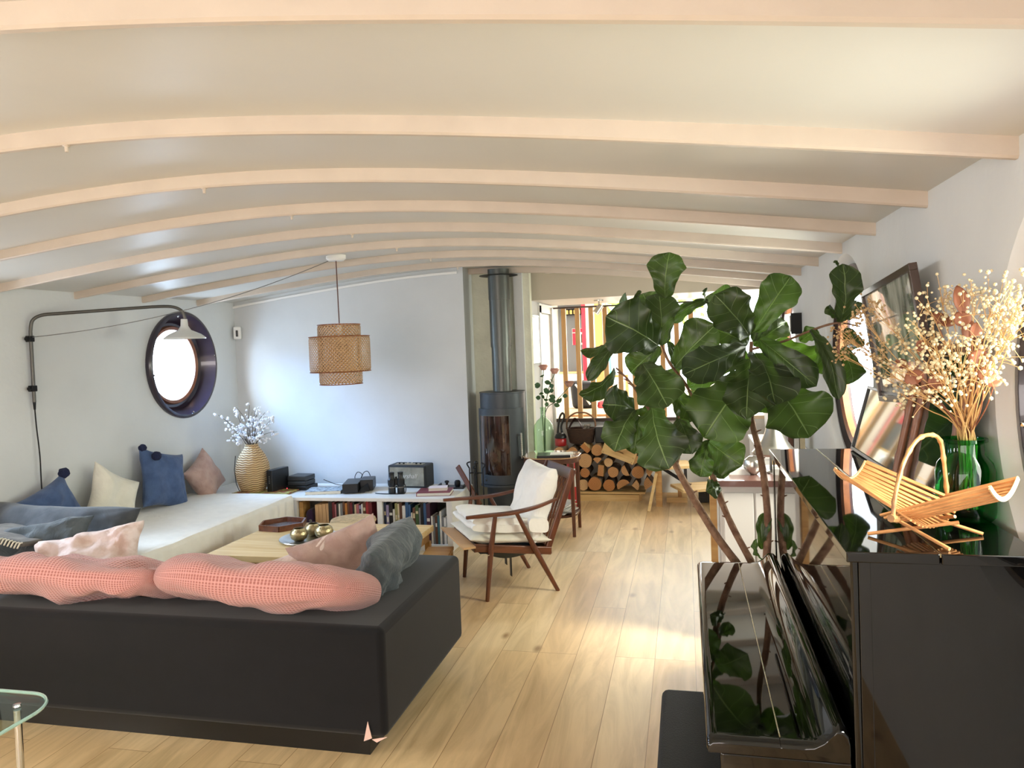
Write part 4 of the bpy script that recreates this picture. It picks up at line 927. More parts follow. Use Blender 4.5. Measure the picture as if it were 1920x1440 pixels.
LEAVES = [(-0.084,3.450,1.802,-0.062,3.400,2.001,0.151), (-0.106,3.420,1.591,-0.104,3.450,1.831,0.136), (-0.135,3.550,1.710,-0.193,3.600,1.845,0.110), (-0.118,3.350,1.592,-0.314,3.200,1.723,0.222), (-0.201,3.500,1.712,-0.272,3.450,1.831,0.020), (-0.234,3.600,1.817,-0.198,3.600,1.853,0.021), (-0.325,3.500,1.672,-0.456,3.400,1.565,0.028), (-0.291,3.450,1.617,-0.425,3.300,1.461,0.065), (-0.327,3.500,1.493,-0.468,3.400,1.369,0.033), (-0.187,3.350,1.514,-0.084,3.150,1.356,0.182), (-0.233,3.400,1.306,-0.355,3.300,1.346,0.153), (-0.225,3.350,1.311,-0.315,3.200,1.162,0.135), (-0.216,3.500,1.267,-0.248,3.450,1.101,0.092), (-0.152,3.300,1.321,-0.095,3.100,1.102,0.207), (-0.039,3.250,1.278,0.011,3.150,1.151,0.108), (-0.078,3.500,1.400,0.033,3.500,1.244,0.113), (-0.048,3.400,1.494,0.117,3.300,1.670,0.163), (-0.079,3.500,1.608,-0.028,3.550,1.482,0.062), (0.247,3.300,1.570,0.008,3.050,1.486,0.135), (0.260,3.500,1.519,0.000,3.500,1.405,0.108), (0.263,3.250,1.525,0.221,3.050,1.310,0.153), (0.281,3.250,1.547,0.336,3.000,1.375,0.175), (0.252,3.350,1.447,0.068,3.200,1.213,0.231), (0.333,3.300,1.432,0.469,3.120,1.228,0.246), (0.299,3.250,1.604,0.485,3.100,1.422,0.112), (0.285,3.350,1.636,0.434,3.300,1.861,0.147), (0.261,3.300,1.619,0.134,3.150,1.784,0.166), (0.224,3.500,1.693,0.127,3.600,1.836,0.120), (0.106,3.500,1.790,-0.071,3.500,1.706,0.067), (0.294,3.500,1.575,0.459,3.600,1.685,0.104), (0.392,3.500,1.595,0.551,3.500,1.467,0.144), (0.268,3.450,1.584,0.138,3.400,1.652,0.101), (0.107,3.400,1.754,0.087,3.400,1.835,0.025), (0.583,3.100,1.657,0.600,3.050,1.875,0.113), (0.582,3.100,1.671,0.534,3.050,1.719,0.036), (0.484,3.150,1.635,0.562,3.000,1.382,0.072), (0.538,3.300,1.608,0.589,3.300,1.447,0.092), (0.642,3.250,1.668,0.709,3.350,1.756,0.083), (0.631,3.250,1.636,0.756,3.400,1.532,0.088), (0.583,3.100,1.873,0.570,3.100,1.898,0.016), (0.629,3.300,1.560,0.680,3.350,1.402,0.098), (0.092,3.400,1.166,0.043,3.350,1.014,0.099), (0.088,3.350,1.166,0.208,3.250,1.080,0.141), (0.111,3.450,1.070,0.148,3.400,0.998,0.066), (0.129,3.400,0.960,0.072,3.350,0.951,0.074), (0.295,3.380,0.690,0.315,3.360,0.853,0.060), (0.302,3.380,0.643,0.267,3.380,0.731,0.035), (0.290,3.450,1.595,0.348,3.600,1.714,0.088), (-0.112,3.450,1.586,-0.258,3.500,1.466,0.128), (-0.103,3.450,1.355,-0.181,3.500,1.229,0.112), (-0.064,3.550,1.359,-0.091,3.650,1.480,0.106), (0.264,3.500,1.476,0.210,3.700,1.597,0.117), (0.111,3.550,1.355,0.002,3.650,1.299,0.106), (0.026,3.500,1.312,0.094,3.500,1.214,0.093), (0.471,3.350,1.588,0.528,3.300,1.635,0.064), (0.285,3.350,1.458,0.325,3.250,1.306,0.121), (-0.239,3.550,1.413,-0.141,3.600,1.459,0.105)]
STEMS = [[(0.182,3.380,0.635,0.0181), (0.100,3.400,0.751,0.0170), (0.002,3.420,0.924,0.0159), (-0.062,3.420,1.056,0.0147), (-0.129,3.420,1.225,0.0086), (-0.181,3.420,1.323,0.0061), (-0.255,3.440,1.433,0.0049), (-0.315,3.460,1.495,0.0037)], [(0.250,3.400,0.631,0.0158), (0.175,3.420,0.783,0.0147), (0.118,3.420,0.937,0.0147), (0.087,3.420,1.080,0.0147), (0.092,3.420,1.170,0.0086)], [(0.309,3.360,0.626,0.0168), (0.322,3.360,0.800,0.0156), (0.312,3.360,0.997,0.0144), (0.292,3.360,1.135,0.0144), (0.269,3.360,1.251,0.0120), (0.264,3.360,1.412,0.0096), (0.276,3.360,1.595,0.0072)], [(0.112,3.460,1.074,0.0074), (0.059,3.460,1.267,0.0074), (-0.006,3.440,1.414,0.0061), (-0.073,3.430,1.512,0.0061), (-0.106,3.430,1.598,0.0049)], [(0.275,3.360,1.561,0.0048), (0.406,3.340,1.591,0.0048), (0.492,3.200,1.631,0.0046), (0.545,3.100,1.652,0.0044), (0.593,3.100,1.655,0.0033), (0.675,3.200,1.640,0.0023)], [(-0.057,3.420,1.051,0.0073), (-0.031,3.420,1.152,0.0061), (-0.041,3.400,1.274,0.0049)]]
HEADS = [(0.493,2.350,1.669), (0.537,2.350,1.683), (0.451,2.400,1.617), (0.487,2.400,1.591), (0.457,2.400,1.553), (0.537,2.300,1.560), (0.567,2.200,1.589), (0.605,2.100,1.683), (0.636,2.100,1.696), (0.661,2.100,1.674), (0.681,2.050,1.697), (0.698,2.050,1.690), (0.579,2.100,1.630), (0.616,2.100,1.615), (0.637,2.050,1.587), (0.660,2.050,1.560), (0.598,2.000,1.557), (0.582,2.050,1.523), (0.552,2.100,1.522), (0.614,2.000,1.511), (0.643,1.980,1.524), (0.603,2.100,1.588), (0.672,1.850,1.681), (0.680,1.800,1.689), (0.700,1.800,1.671), (0.676,1.820,1.644), (0.689,1.800,1.621), (0.671,1.850,1.610), (0.656,1.850,1.646), (0.681,1.850,1.575), (0.677,1.900,1.550), (0.666,1.900,1.514), (0.564,2.200,1.445), (0.537,2.250,1.501), (0.654,2.000,1.484), (0.602,2.000,1.472), (0.582,2.100,1.452), (0.670,1.750,1.659), (0.679,2.000,1.586)]
DRIED = [(0.668,2.050,1.652,0.660,2.050,1.725,0.030), (0.676,2.050,1.623,0.656,2.050,1.659,0.032), (0.677,2.020,1.596,0.691,2.020,1.631,0.024), (0.678,2.000,1.522,0.693,2.000,1.566,0.034), (0.703,1.950,1.504,0.663,1.950,1.512,0.037), (0.679,2.050,1.586,0.683,2.050,1.641,0.028), (0.565,2.150,1.519,0.540,2.150,1.541,0.022), (0.576,2.100,1.480,0.558,2.100,1.515,0.040), (0.635,2.120,1.628,0.654,2.120,1.655,0.047), (0.614,2.100,1.506,0.626,2.100,1.465,0.036), (0.677,1.950,1.486,0.717,1.950,1.500,0.027), (0.578,2.100,1.562,0.597,2.100,1.595,0.025)]

# ------------------------------------------------------------------ stairs, raised galley seen through the slats
struct(bxo('wall_step', (-1.42, 8.0, -.05), (.78, 8.06, .765), mat('step_wall', 'c9c9c6', .8), smooth=0))
struct(bxo('floor_galley', (-2.2, 8.0, .765), (1.4, 12.2, .80), mat('pale_board', 'd8c3a4', .4), smooth=0))
o = struct(bxo('trim_12', (-1.42, 7.955, .765), (.1, 7.999, .80), mat('dark_edge', '3a2a22', .5), smooth=0))
ss = thing('slatted_screen', 'screen of upright pale wooden slats above the firewood', 'screen', (-.62, 8.04, .80))
for i in range(10): bxo('slat', (-.685+i*.149, -.02, 0), (-.685+i*.149+.05, .02, 1.19), slatwood, ss, bev=.003)
bxo('top_rail', (-.82, -.03, 1.19), (.78, .03, 1.205), mat('dark_edge2', '3a2a22', .5), ss)
struct(bxo('wall_galley_left', (-2.2, 8.06, .8), (-1.95, 12.2, 2.6), white_paint, smooth=0))
struct(bxo('wall_galley_right', (1.25, 8.1, .8), (1.4, 12.2, 2.6), white_paint, smooth=0))
struct(bxo('ceiling_galley', (-2.2, 8.1, 2.45), (1.4, 12.2, 2.5), white_paint, smooth=0))
q = MB(); q.box((-2.2, 11.3, .8), (-1.12, 11.4, 2.45)); q.box((-1.12, 11.3, .8), (1.3, 11.4, 1.0)); q.box((-1.12, 11.3, 2.38), (1.3, 11.4, 2.45)); struct(q.build('wall_galley_end', white_paint, smooth=0))
w = struct(bxo('window_10', (-1.12, 11.34, 1.0), (1.3, 11.35, 2.38), pane, smooth=0))
q = MB()
for x in (-1.12, -.35, .45, 1.26): q.box((x, 11.31, 1.0), (x+.04, 11.38, 2.38))
q.build('window_frame', white_paint, w, smooth=0)
cbo = thing('chalkboard', 'grey chalkboard wall panel behind the slats', 'chalkboard', (-1.66, 11.27, 1.18)); bxo('panel', (-.22, 0, 0), (.18, .02, 1.2), mat('slate_board', '6b6e70', .7), cbo)
bxo('ledge', (-.22, -.04, -.03), (.18, .0, -.002), pine, cbo)
kc = thing('kitchen_cabinet', 'white kitchen cabinet under the chalkboard', 'cabinet', (-1.66, 11.1, .8))
bxo('body', (-.24, -.10, 0), (.18, .15, .345), white_paint, kc); bxo('door', (-.23, -.115, .02), (-.03, -.101, .335), white_paint, kc); bxo('door', (-.02, -.115, .02), (.17, -.101, .335), white_paint, kc)
sr = thing('jar_rack', 'dark rack with small yellow jars on the chalkboard', 'rack', (-1.66, 11.2, 2.03)); q = MB(); q.box((-.16, -.03, 0), (.14, .05, .015)); q.box((-.16, .04, .015), (.14, .05, .12)); q.build('shelf', dark_iron, sr)
for i in range(5): q = MB(); q.lathe([(0, .016), (.022, .016), (.022, .07), (.014, .08), (0, .08)], (-.13+i*.06, 0, 0), 12); q.build('jar', mat('jar_%d' % i, 'c8b36a', .4), sr)
po = thing('poster', 'small red and white poster pinned to the chalkboard', 'poster', (-1.58, 11.26, 1.58)); bxo('sheet', (-.09, -.004, 0), (.09, 0, .25), BM['white'], po)
q = MB(); q.box((-.085, -.006, .19), (.085, -.0045, .245)); q.box((-.085, -.006, .0), (-.03, -.0045, .18)); q.build('print', mat('poster_red', 'c8203c', .6), po)
q = MB(); q.box((0.0, -.006, .03), (.03, -.0045, .16)); q.box((.045, -.006, .03), (.06, -.0045, .16)); q.build('print', BM['black'], po)
o = bxo('red_post', (-1.485, 11.0, .8), (-1.43, 11.05, 2.449), mat('post_red', 'd4263c', .4), smooth=0); tag(o, 'thin bright red post behind the slats', 'post')
o = bxo('wooden_post', (-1.28, 10.9, .8), (-1.17, 11.0, 2.449), mat('amber_wood', 'c08a50', .5), smooth=0); tag(o, 'amber wooden post left of the bright galley window', 'post')
o = bxo('turquoise_panel', (-1.12, 11.0, .8), (-1.07, 11.04, 1.6), mat('turquoise', '6fd0cc', .5), smooth=0); tag(o, 'narrow turquoise panel beside the amber wooden post', 'panel')
wsf = thing('plant_stand', 'small orange wooden stand on the galley floor behind the slats', 'stand', (-.95, 10.8, .8)); q = MB(); q.box((-.14, -.1, .3), (.14, .1, .33)); q.build('top', mat('amber_wood2', 'c9864a', .5), wsf)
for x in (-.13, .1):
    for y in (-.09, .06): bxo('leg', (x, y, 0), (x+.03, y+.03, .3), bamboo, wsf)
rg = random.Random(4); lime = mat('lime_leaf', '9fce4a', .5); lime.node_tree.nodes['Principled BSDF'].inputs['Transmission Weight'].default_value = .0
for i, (x, y, z) in enumerate(((-.95, 10.6, 2.40), (-.45, 10.7, 2.40), (.1, 10.5, 2.40), (-.3, 10.9, 2.40))):
    hp = thing('hanging_plant', ['lime green trailing plant hanging over the left of the galley window', 'lime green trailing plant hanging at the middle of the galley window', 'lime green trailing plant hanging right in the galley window', 'pale trailing plant close to the galley window glass'][i], 'plant', (x, y, z), group='trailing plants hanging in the galley')
    for k in range(6):
        q = MB(); a = rg.uniform(0, 6.3); L_ = rg.uniform(.25, .75); pts = bez([(0, 0, .04), (.1*math.cos(a), .08*math.sin(a), -.02), (.16*math.cos(a), .1*math.sin(a), -L_)], 5); q.tube(pts, .004, 5)
        for p in pts[3:]:
            b = rg.uniform(0, 6.3); t = p+Vector((.1*math.cos(b), .03*math.sin(b), rg.uniform(-.09, .04))); leafq(q, p, t, .07)
        q.build('vine', lime, hp)
mt = bxo('cutting_board', (-.27, -.30, 0), (.25, .35, .022), wood('board_wood', 'dcb48a', 'c99c70', (3, 30, 30)), loc=(-1.07, 8.46, .801), bev=.006); tag(mt, 'pale wooden board lying on the ledge just behind the slats', 'board')
bg_ = thing('backpack', 'black bag slumped on the ledge behind the slats', 'bag', (-1.26, 9.25, .80)); q = MB(); q.box((-.13, -.12, 0), (.16, .12, .34), .05, seg=3)
for v in q.bm.verts: v.co.x += -.25*max(0, v.co.z-.15)*.6+.012*noise.noise(v.co*15); v.co.y *= 1-.6*max(0, v.co.z-.1)
q.build('body', black_satin, bg_); q = MB(); q.tube(bez([(-.08, -.11, .3), (.0, -.14, .2), (.1, -.13, .05)], 6), .012, 6); q.build('strap', BM['white'], bg_)
for i, (x, y) in enumerate(((-.98, 9.2), (-.87, 9.32))):
    q = MB(); q.grid(lambda u, v: (lerp(-.11, .11, u), (v-.5)*.09*(1+.3*math.sin(PI*u)), 0), 2, 2); q = MB()
    q.lathe([(0, 0), (.05, 0), (.055, .02), (.05, .07), (.03, .09), (0, .095)], (0, 0, 0), 20, sx=1.9); o = q.build('shoe', mat('patent_red_%d' % i, 'b32a38', .15, coat=1), loc=(x, y, .801)); tag(o, ['shiny red shoe next to the black bag', 'shiny red shoe farther from the black bag'][i], 'shoe', 'red shoes behind the slats')
# winding stairs
stw = thing('staircase', 'short open wooden stair with pale treads right of the firewood', 'stairs', (-.1, 7.45, 0))
for nm, c, hx_, hy_, z, a in (('tread', (.17, -.10), .21, .17, .20, 22), ('tread', (-.10, .02), .24, .17, .39, 20), ('tread', (-.38, .18), .2, .17, .56, 10)):
    q = MB(); q.prism([(c[0]+x*math.cos(R(a))-y*math.sin(R(a)), c[1]+x*math.sin(R(a))+y*math.cos(R(a)), z-.028) for x, y in ((-hx_, -hy_), (hx_, -hy_), (hx_, hy_), (-hx_, hy_))], (0, 0, .028)); q.build(nm, pine, stw, bevel=.003)
bxo('stringer', (-.225, -.145, 0), (-.165, -.05, .361), pine_dark, stw); bxo('stringer', (-.02, .08, 0), (.02, .11, .171), pine_dark, stw)
q = MB(); q.beam((.06, .05, .20), (.06, .05, .362), .03, .03, (0, 1, 0)); q.build('post', black_satin, stw)
q = MB(); q.beam((-.15, 0, .345), (.1, -.02, .185), .02, .03); q.build('brace', dark_iron, stw)
o = MB(); o.beam((-.385, 7.10, .0), (-.31, 7.22, .34), .028, .012, (0, 1, 0)); o = o.build('wooden_lath', crate_wood); tag(o, 'thin pale lath leaning on the foot of the stair', 'lath')
o = bxo('floor_crate', (-.12, -.1, 0), (.12, .1, .13), mat('dark_crate', '2c2c28', .7, bump=1), loc=(.20, 7.60, 0), bev=.01); tag(o, 'dark woven crate under the lowest stair tread', 'crate')
o = bxo('board_stack', (-.1, -.12, 0), (.1, .12, .05), crate_wood, loc=(-.13, 7.62, 0)); tag(o, 'short pale boards lying under the stair', 'board')
# spot, detector, picture on partition
sl = thing('spotlight', 'small brushed ceiling spotlight above the slatted screen', 'spotlight', (-.82, 7.4, 2.03))
q = MB(); q.lathe([(0, 0), (.05, 0), (.05, -.014), (0, -.014)], n=24); q.tube([(0, 0, -.014), (0, 0, -.06)], .007); q.build('mount', steel, sl)
q = MB(); a0 = Vector((.02, 0, -.055)); a1 = Vector((-.035, -.02, -.13)); q.tube([a0, a1], [.03, .034], 20); q.build('lamp_head', steel, sl)
o = MB(); o.lathe([(0, 0), (.06, 0), (.06, -.02), (.04, -.032), (0, -.034)], n=28); o = o.build('smoke_detector', white_paint, loc=(-1.2, 6.80, zceil(-1.2))); tag(o, 'round white smoke detector on the ceiling near the flue', 'smoke detector')
pf = thing('framed_print', 'black framed narrow print hanging on the partition beside the stove', 'picture', (-1.419, 6.94, 1.665))
q = MB(); q.box((0, -.26, -.23), (.03, -.24, .23)); q.box((0, .24, -.23), (.03, .26, .23)); q.box((0, -.24, -.23), (.03, .24, -.21)); q.box((0, -.24, .21), (.03, .24, .23)); q.build('frame', black_satin, pf)
bxo('print', (0.002, -.239, -.209), (.028, .239, .209), mat('abstract_print', 'e6e2dc', .4, var=1, vscale=6, col2='b48a72'), pf)
wf = thing('shadow_box', 'small deep black box frame on the right wall beyond the porthole', 'picture', (XR, 5.45, 1.69))
q = MB(); q.box((-.07, -.16, -.07), (0, .16, .07), .002); q.build('frame', black_satin, wf); bxo('print', (-.074, -.145, -.055), (-.0705, .145, .055), BM['white'], wf)
al = thing('motion_sensor', 'white motion sensor in the upper back left corner', 'sensor', (-4.14, 6.33, 1.83), R(20))
q = MB(); q.box((-.035, -.03, -.06), (.035, .02, .06), .012, seg=3); q.build('case', white_paint, al); q = MB(); q.box((-.01, -.034, -.035), (.01, -.03, .025), .004); q.build('lens', black_satin, al)

# ------------------------------------------------------------------ wall swing lamp, swagged pendant
XW = XL(4.1)
wl = thing('swing_arm_lamp', 'industrial swing-arm wall lamp with a white enamel shade over the porthole', 'lamp', (XW+.03, 4.1, 0))
E_ = Vector((.70, .62, 1.985))
q = MB(); pts = [Vector((0, 0, 1.36)), Vector((0, 0, 1.80))]+bez([(0, 0, 1.83), (.01, .01, 1.90), (.05, .045, 1.935), (.12, .11, 1.945)], 6)+[Vector((.55, .49, 1.985))]+bez([(.55, .49, 1.985), (.64, .57, 1.985), (.69, .615, 1.955), (.705, .63, 1.90)], 6)[1:]
q.tube(pts, .0115, 12); q.build('arm', mat('gunmetal', '5c5a56', .4, metal=.7), wl)
for z in (1.45, 1.78): q = MB(); q.box((-.026, -.02, z-.02), (.012, .02, z+.02), .004); q.lathe([(0, 0), (.012, 0), (.012, .02), (0, .02)], (.0, -.04, z), 12, axis='y'); q.build('wall_clamp', dark_iron, wl)
q = MB(); q.lathe([(0, .0), (.022, -.0), (.026, -.05), (.045, -.08), (.11, -.11), (.142, -.135), (.144, -.142), (.138, -.137), (.105, -.115), (.04, -.088), (0, -.08)], (.70, .625, 1.895), 48); q.build('lamp_shade', mat('enamel_grey', 'd2d3d0', .3, coat=.5), wl)
q = MB(); q.tube(bez([(0, 0, 1.36), (.0, 0, 1.33), (-.005, 0.01, 1.2), (.005, .015, 1.0), (.0, .02, .8), (.005, .025, .52)], 6), .0045, 6); q.build('flex', dark_iron, wl)
q = MB(); q.tube([(0, 0, 1.37), (0, 0, 1.31)], [.011, .007], 10); q.build('plug', dark_iron, wl)
pd = thing('pendant_lamp', 'three tier woven bamboo pendant shade hanging from the ceiling', 'pendant lamp', (-2.42, 4.95, 0))
zc = zceil(-2.42)
q = MB(); q.lathe([(0, zc+.01), (.07, zc+.01), (.07, zc-.02), (.055, zc-.035), (0, zc-.037)], (0, 0, 0), 28); q.build('ceiling_rose', white_paint, pd)
q = MB(); q.tube([(0, 0, zc-.03), (.004, 0, 1.82)], .0042, 8); q.build('cord', mat('brown_flex', '5a3a30', .7), pd)
def weave():
    m = bpy.data.materials.new('bamboo_weave'); m.use_nodes = True; nt = m.node_tree; N = nt.nodes.new; L = nt.links; b = nt.nodes['Principled BSDF']; out = nt.nodes['Material Output']
    b.inputs['Base Color'].default_value = lin('d2a878'); b.inputs['Roughness'].default_value = .6
    tc = N('ShaderNodeTexCoord'); sp = N('ShaderNodeSeparateXYZ'); L.new(tc.outputs['UV'], sp.inputs[0]); vals = []
    for sgn in (1, -1):
        ma = N('ShaderNodeMath'); ma.operation = 'MULTIPLY_ADD'; L.new(sp.outputs[0], ma.inputs[0]); ma.inputs[1].default_value = sgn; L.new(sp.outputs[1], ma.inputs[2])
        mu = N('ShaderNodeMath'); mu.operation = 'MULTIPLY'; mu.inputs[1].default_value = PI/.026; L.new(ma.outputs[0], mu.inputs[0])
        si = N('ShaderNodeMath'); si.operation = 'SINE'; L.new(mu.outputs[0], si.inputs[0]); ab = N('ShaderNodeMath'); ab.operation = 'ABSOLUTE'; L.new(si.outputs[0], ab.inputs[0]); vals.append(ab)
    mi = N('ShaderNodeMath'); mi.operation = 'MINIMUM'; L.new(vals[0].outputs[0], mi.inputs[0]); L.new(vals[1].outputs[0], mi.inputs[1])
    gt = N('ShaderNodeMath'); gt.operation = 'GREATER_THAN'; gt.inputs[1].default_value = .50; L.new(mi.outputs[0], gt.inputs[0])
    tr_ = N('ShaderNodeBsdfTransparent'); mx = N('ShaderNodeMixShader'); L.new(gt.outputs[0], mx.inputs[0]); L.new(b.outputs[0], mx.inputs[1]); L.new(tr_.outputs[0], mx.inputs[2]); L.new(mx.outputs[0], out.inputs[0])
    cr_ = N('ShaderNodeValToRGB'); cr_.color_ramp.elements[0].color = lin('a67c50'); cr_.color_ramp.elements[1].color = lin('dcb98c'); L.new(mi.outputs[0], cr_.inputs[0]); L.new(cr_.outputs[0], b.inputs['Base Color'])
    bp = N('ShaderNodeBump'); bp.inputs['Strength'].default_value = .6; bp.inputs['Distance'].default_value = .003; L.new(mi.outputs[0], bp.inputs['Height']); L.new(bp.outputs[0], b.inputs['Normal']); return m
wvm = weave()
def drum(name, r, z0, z1, round_=.02):
    q = MB(); uv = q.bm.loops.layers.uv.new('UVMap'); n = 72; prof = [(r-round_, z0), (r-.005, z0+.004), (r, z0+round_), (r, z1-round_), (r-.005, z1-.004), (r-round_, z1)]
    g = [[q.bm.verts.new((a*math.cos(2*PI*j/n), a*math.sin(2*PI*j/n), z)) for j in range(n)] for a, z in prof]
    for i in range(len(prof)-1):
        for j in range(n):
            f = q.bm.faces.new((g[i][j], g[i][(j+1) % n], g[i+1][(j+1) % n], g[i+1][j]))
            for l, (ii, jj) in zip(f.loops, ((i, j), (i, j+1), (i+1, j+1), (i+1, j))): l[uv].uv = (jj/n*2*PI*r, prof[ii][1])
    q.build(name, wvm, pd, solid=.0015)
drum('lamp_shade', .215, 1.475, 1.725); drum('lamp_shade', .152, 1.385, 1.81)
q = MB()
for r, z in ((.213, 1.475), (.213, 1.725), (.150, 1.385), (.150, 1.81)):
    q.tube([(r*math.cos(2*PI*k/48), r*math.sin(2*PI*k/48), z) for k in range(49)], .004, 6, cap=False)
for a in (0, 120, 240): q.tube([(0, 0, 1.80), (.151*math.cos(R(a)), .151*math.sin(R(a)), 1.80)], .002, 6)
q.build('rim', bamboo_dark, pd)
q = MB(); q.ball((0, 0, 1.66), .05, 3); q.tube([(0, 0, 1.82), (0, 0, 1.70)], .02, 12); q.build('bulb', white_paint, pd)
q = MB(); Aw = Vector((XW+.03, 4.1, 1.79)); Bw = Vector((-2.47, 4.95, zc-.03)); pts = []
for k in range(25):
    t = k/24; p = Aw.lerp(Bw, t); p.z = lerp(1.79, zc-.03, t)-.34*t*(1-t)*1.0; pts.append(p)
q.tube(pts, .0028, 6); o = q.build('hanging_cable', mat('grey_flex', '6f6d6a', .7)); tag(o, 'thin cable swagged from the wall lamp pole to the pendant rose', 'cable')

# ------------------------------------------------------------------ white cabinet with silver lamp, sideboard behind
wc_ = thing('white_cabinet', 'white panelled cabinet with a brown top behind the piano', 'cabinet', (.42, 4.05, 0))
q = MB(); q.box((-.27, .01, 0), (.34, .47, .835), .003); q.build('body', mat('cabinet_white', 'd9d5cf', .6), wc_)
q = MB(); q.box((-.25, -.002, .05), (-.10, .0095, .80), .003); q.box((-.09, -.002, .05), (.07, .0095, .80), .003); q.build('door', mat('cabinet_white2', 'd3cfc9', .6), wc_); bxo('panel_strip', (.08, -.002, .0), (.33, .0095, .82), white_paint, wc_)
bxo('worktop', (-.285, -.02, .8355), (.35, .48, .868), mat('brown_top', '5f423b', .3, coat=.4), wc_)
o = MB(); o.beam((.118, 4.13, 0), (.118, 4.13, .87), .035, .06, (0, 1, 0)); o = o.build('wooden_batten', pine_dark, bevel=.002); tag(o, 'upright pine batten at the left side of the white cabinet', 'batten')
la = thing('silver_lamp', 'brushed aluminium bell-shaped lamp standing on the white cabinet', 'lamp', (.455, 4.28, .868))
q = MB(); q.lathe([(0, 0), (.05, 0), (.05, .006), (.028, .012), (.026, .10), (.028, .11), (0, .112)], n=32); q.build('base', steel, la)
q = MB(); q.lathe([(.03, .115), (.112, .10), (.118, .112), (.10, .135), (.085, .15), (.084, .153), (.065, .18), (.045, .23), (.03, .29), (.018, .34), (.01, .36), (.0, .365)], n=56); q.build('lamp_shade', steel, la)
o = MB(); o.lathe([(0, 0), (.02, .0), (.042, .02), (.05, .05), (.042, .08), (.02, .098), (.0, .1)], n=32); o = o.build('steel_ball', steel, loc=(.335, 4.22, .868)); tag(o, 'round polished steel ball ornament left of the silver lamp', 'ornament')
o = bxo('open_box', (-.06, -.05, 0), (.05, .06, .03), BM['white'], loc=(.27, 4.25, .868)); tag(o, 'white card box on the left of the white cabinet', 'box')
sbd = thing('sideboard', 'low white sideboard along the right wall past the cabinet', 'sideboard', (.55, 5.3, 0)); bxo('body', (-.1, -.45, 0), (.2, .6, .85), white_paint, sbd); bxo('top', (-.11, -.46, .8505), (.2, .61, .87), white_paint, sbd)
o = MB(); o.lathe([(0, 0), (.035, 0), (.035, .12), (.02, .15), (.02, .19), (0, .19)], n=24); o = o.build('blue_bottle', mat('blue_glass', '1e62b8', .08, coat=1), loc=(.56, 4.98, .871)); tag(o, 'bright blue bottle on the sideboard behind the silver lamp', 'bottle')
for i, (c, l) in enumerate((('brown', 'brown book on the sideboard next to the blue bottle'), ('white', 'white book in the middle of the sideboard row'), ('cream', 'cream book on the sideboard nearest the wall'))):
    o = bxo('book', (0, 0, 0), (.03, .18, .16), BM[c], loc=(.61+i*.035, 4.95, .871), smooth=0); tag(o, l, 'book')

# ------------------------------------------------------------------ fiddle-leaf fig
lf = None
def figmat():
    m, nt, b = base_mat('fig_leaf'); L = nt.links; N = nt.nodes.new; out = nt.nodes['Material Output']
    tc = N('ShaderNodeTexCoord'); sp = N('ShaderNodeSeparateXYZ'); L.new(tc.outputs['UV'], sp.inputs[0])
    # midrib and slanted side veins from UV (u across -1..1, v along 0..1)
    au = N('ShaderNodeMath'); au.operation = 'ABSOLUTE'; L.new(sp.outputs[0], au.inputs[0])
    ma = N('ShaderNodeMath'); ma.operation = 'MULTIPLY_ADD'; L.new(au.outputs[0], ma.inputs[0]); ma.inputs[1].default_value = -.22; L.new(sp.outputs[1], ma.inputs[2])
    mu = N('ShaderNodeMath'); mu.operation = 'MULTIPLY'; mu.inputs[1].default_value = 6*PI; L.new(ma.outputs[0], mu.inputs[0]); si = N('ShaderNodeMath'); si.operation = 'SINE'; L.new(mu.outputs[0], si.inputs[0])
    ab = N('ShaderNodeMath'); ab.operation = 'ABSOLUTE'; L.new(si.outputs[0], ab.inputs[0])
    v1 = N('ShaderNodeMapRange'); v1.inputs[1].default_value = 0; v1.inputs[2].default_value = .09; v1.inputs[3].default_value = .6; v1.inputs[4].default_value = 0; L.new(ab.outputs[0], v1.inputs[0])
    v2 = N('ShaderNodeMapRange'); v2.inputs[1].default_value = 0; v2.inputs[2].default_value = .035; v2.inputs[3].default_value = 1; v2.inputs[4].default_value = 0; L.new(au.outputs[0], v2.inputs[0])
    mxv = N('ShaderNodeMath'); mxv.operation = 'MAXIMUM'; L.new(v1.outputs[0], mxv.inputs[0]); L.new(v2.outputs[0], mxv.inputs[1])
    oi = N('ShaderNodeObjectInfo'); r = N('ShaderNodeValToRGB'); r.color_ramp.elements[0].color = lin('1b2418'); r.color_ramp.elements[1].color = lin('2f3c20'); L.new(oi.outputs['Random'], r.inputs[0])
    mx = N('ShaderNodeMix'); mx.data_type = 'RGBA'; L.new(mxv.outputs[0], mx.inputs[0]); L.new(r.outputs[0], mx.inputs[6]); mx.inputs[7].default_value = lin('8aa06a')
    L.new(mx.outputs[2], b.inputs['Base Color']); b.inputs['Roughness'].default_value = .4; b.inputs['Specular IOR Level'].default_value = .5
    bp = N('ShaderNodeBump'); bp.inputs['Strength'].default_value = .5; bp.inputs['Distance'].default_value = .003; L.new(mxv.outputs[0], bp.inputs['Height']); L.new(bp.outputs[0], b.inputs['Normal'])
    tl = N('ShaderNodeBsdfTranslucent'); tl.inputs[0].default_value = lin('6f9a2c'); ms = N('ShaderNodeMixShader'); ms.inputs[0].default_value = .16; L.new(b.outputs[0], ms.inputs[1]); L.new(tl.outputs[0], ms.inputs[2]); L.new(ms.outputs[0], out.inputs[0])
    return m
fig = figmat()
pl = thing('fiddle_leaf_fig', 'tall fiddle-leaf fig with several bare trunks and big dark leaves behind the piano', 'plant', (.28, 3.56, 0))
OFF = Vector((.28, 3.56, 0))
WP = [(0, .06), (.04, .3), (.12, .46), (.28, .56), (.42, .62), (.55, .80), (.72, 1.0), (.86, .92), (.95, .62), (1, .04)]
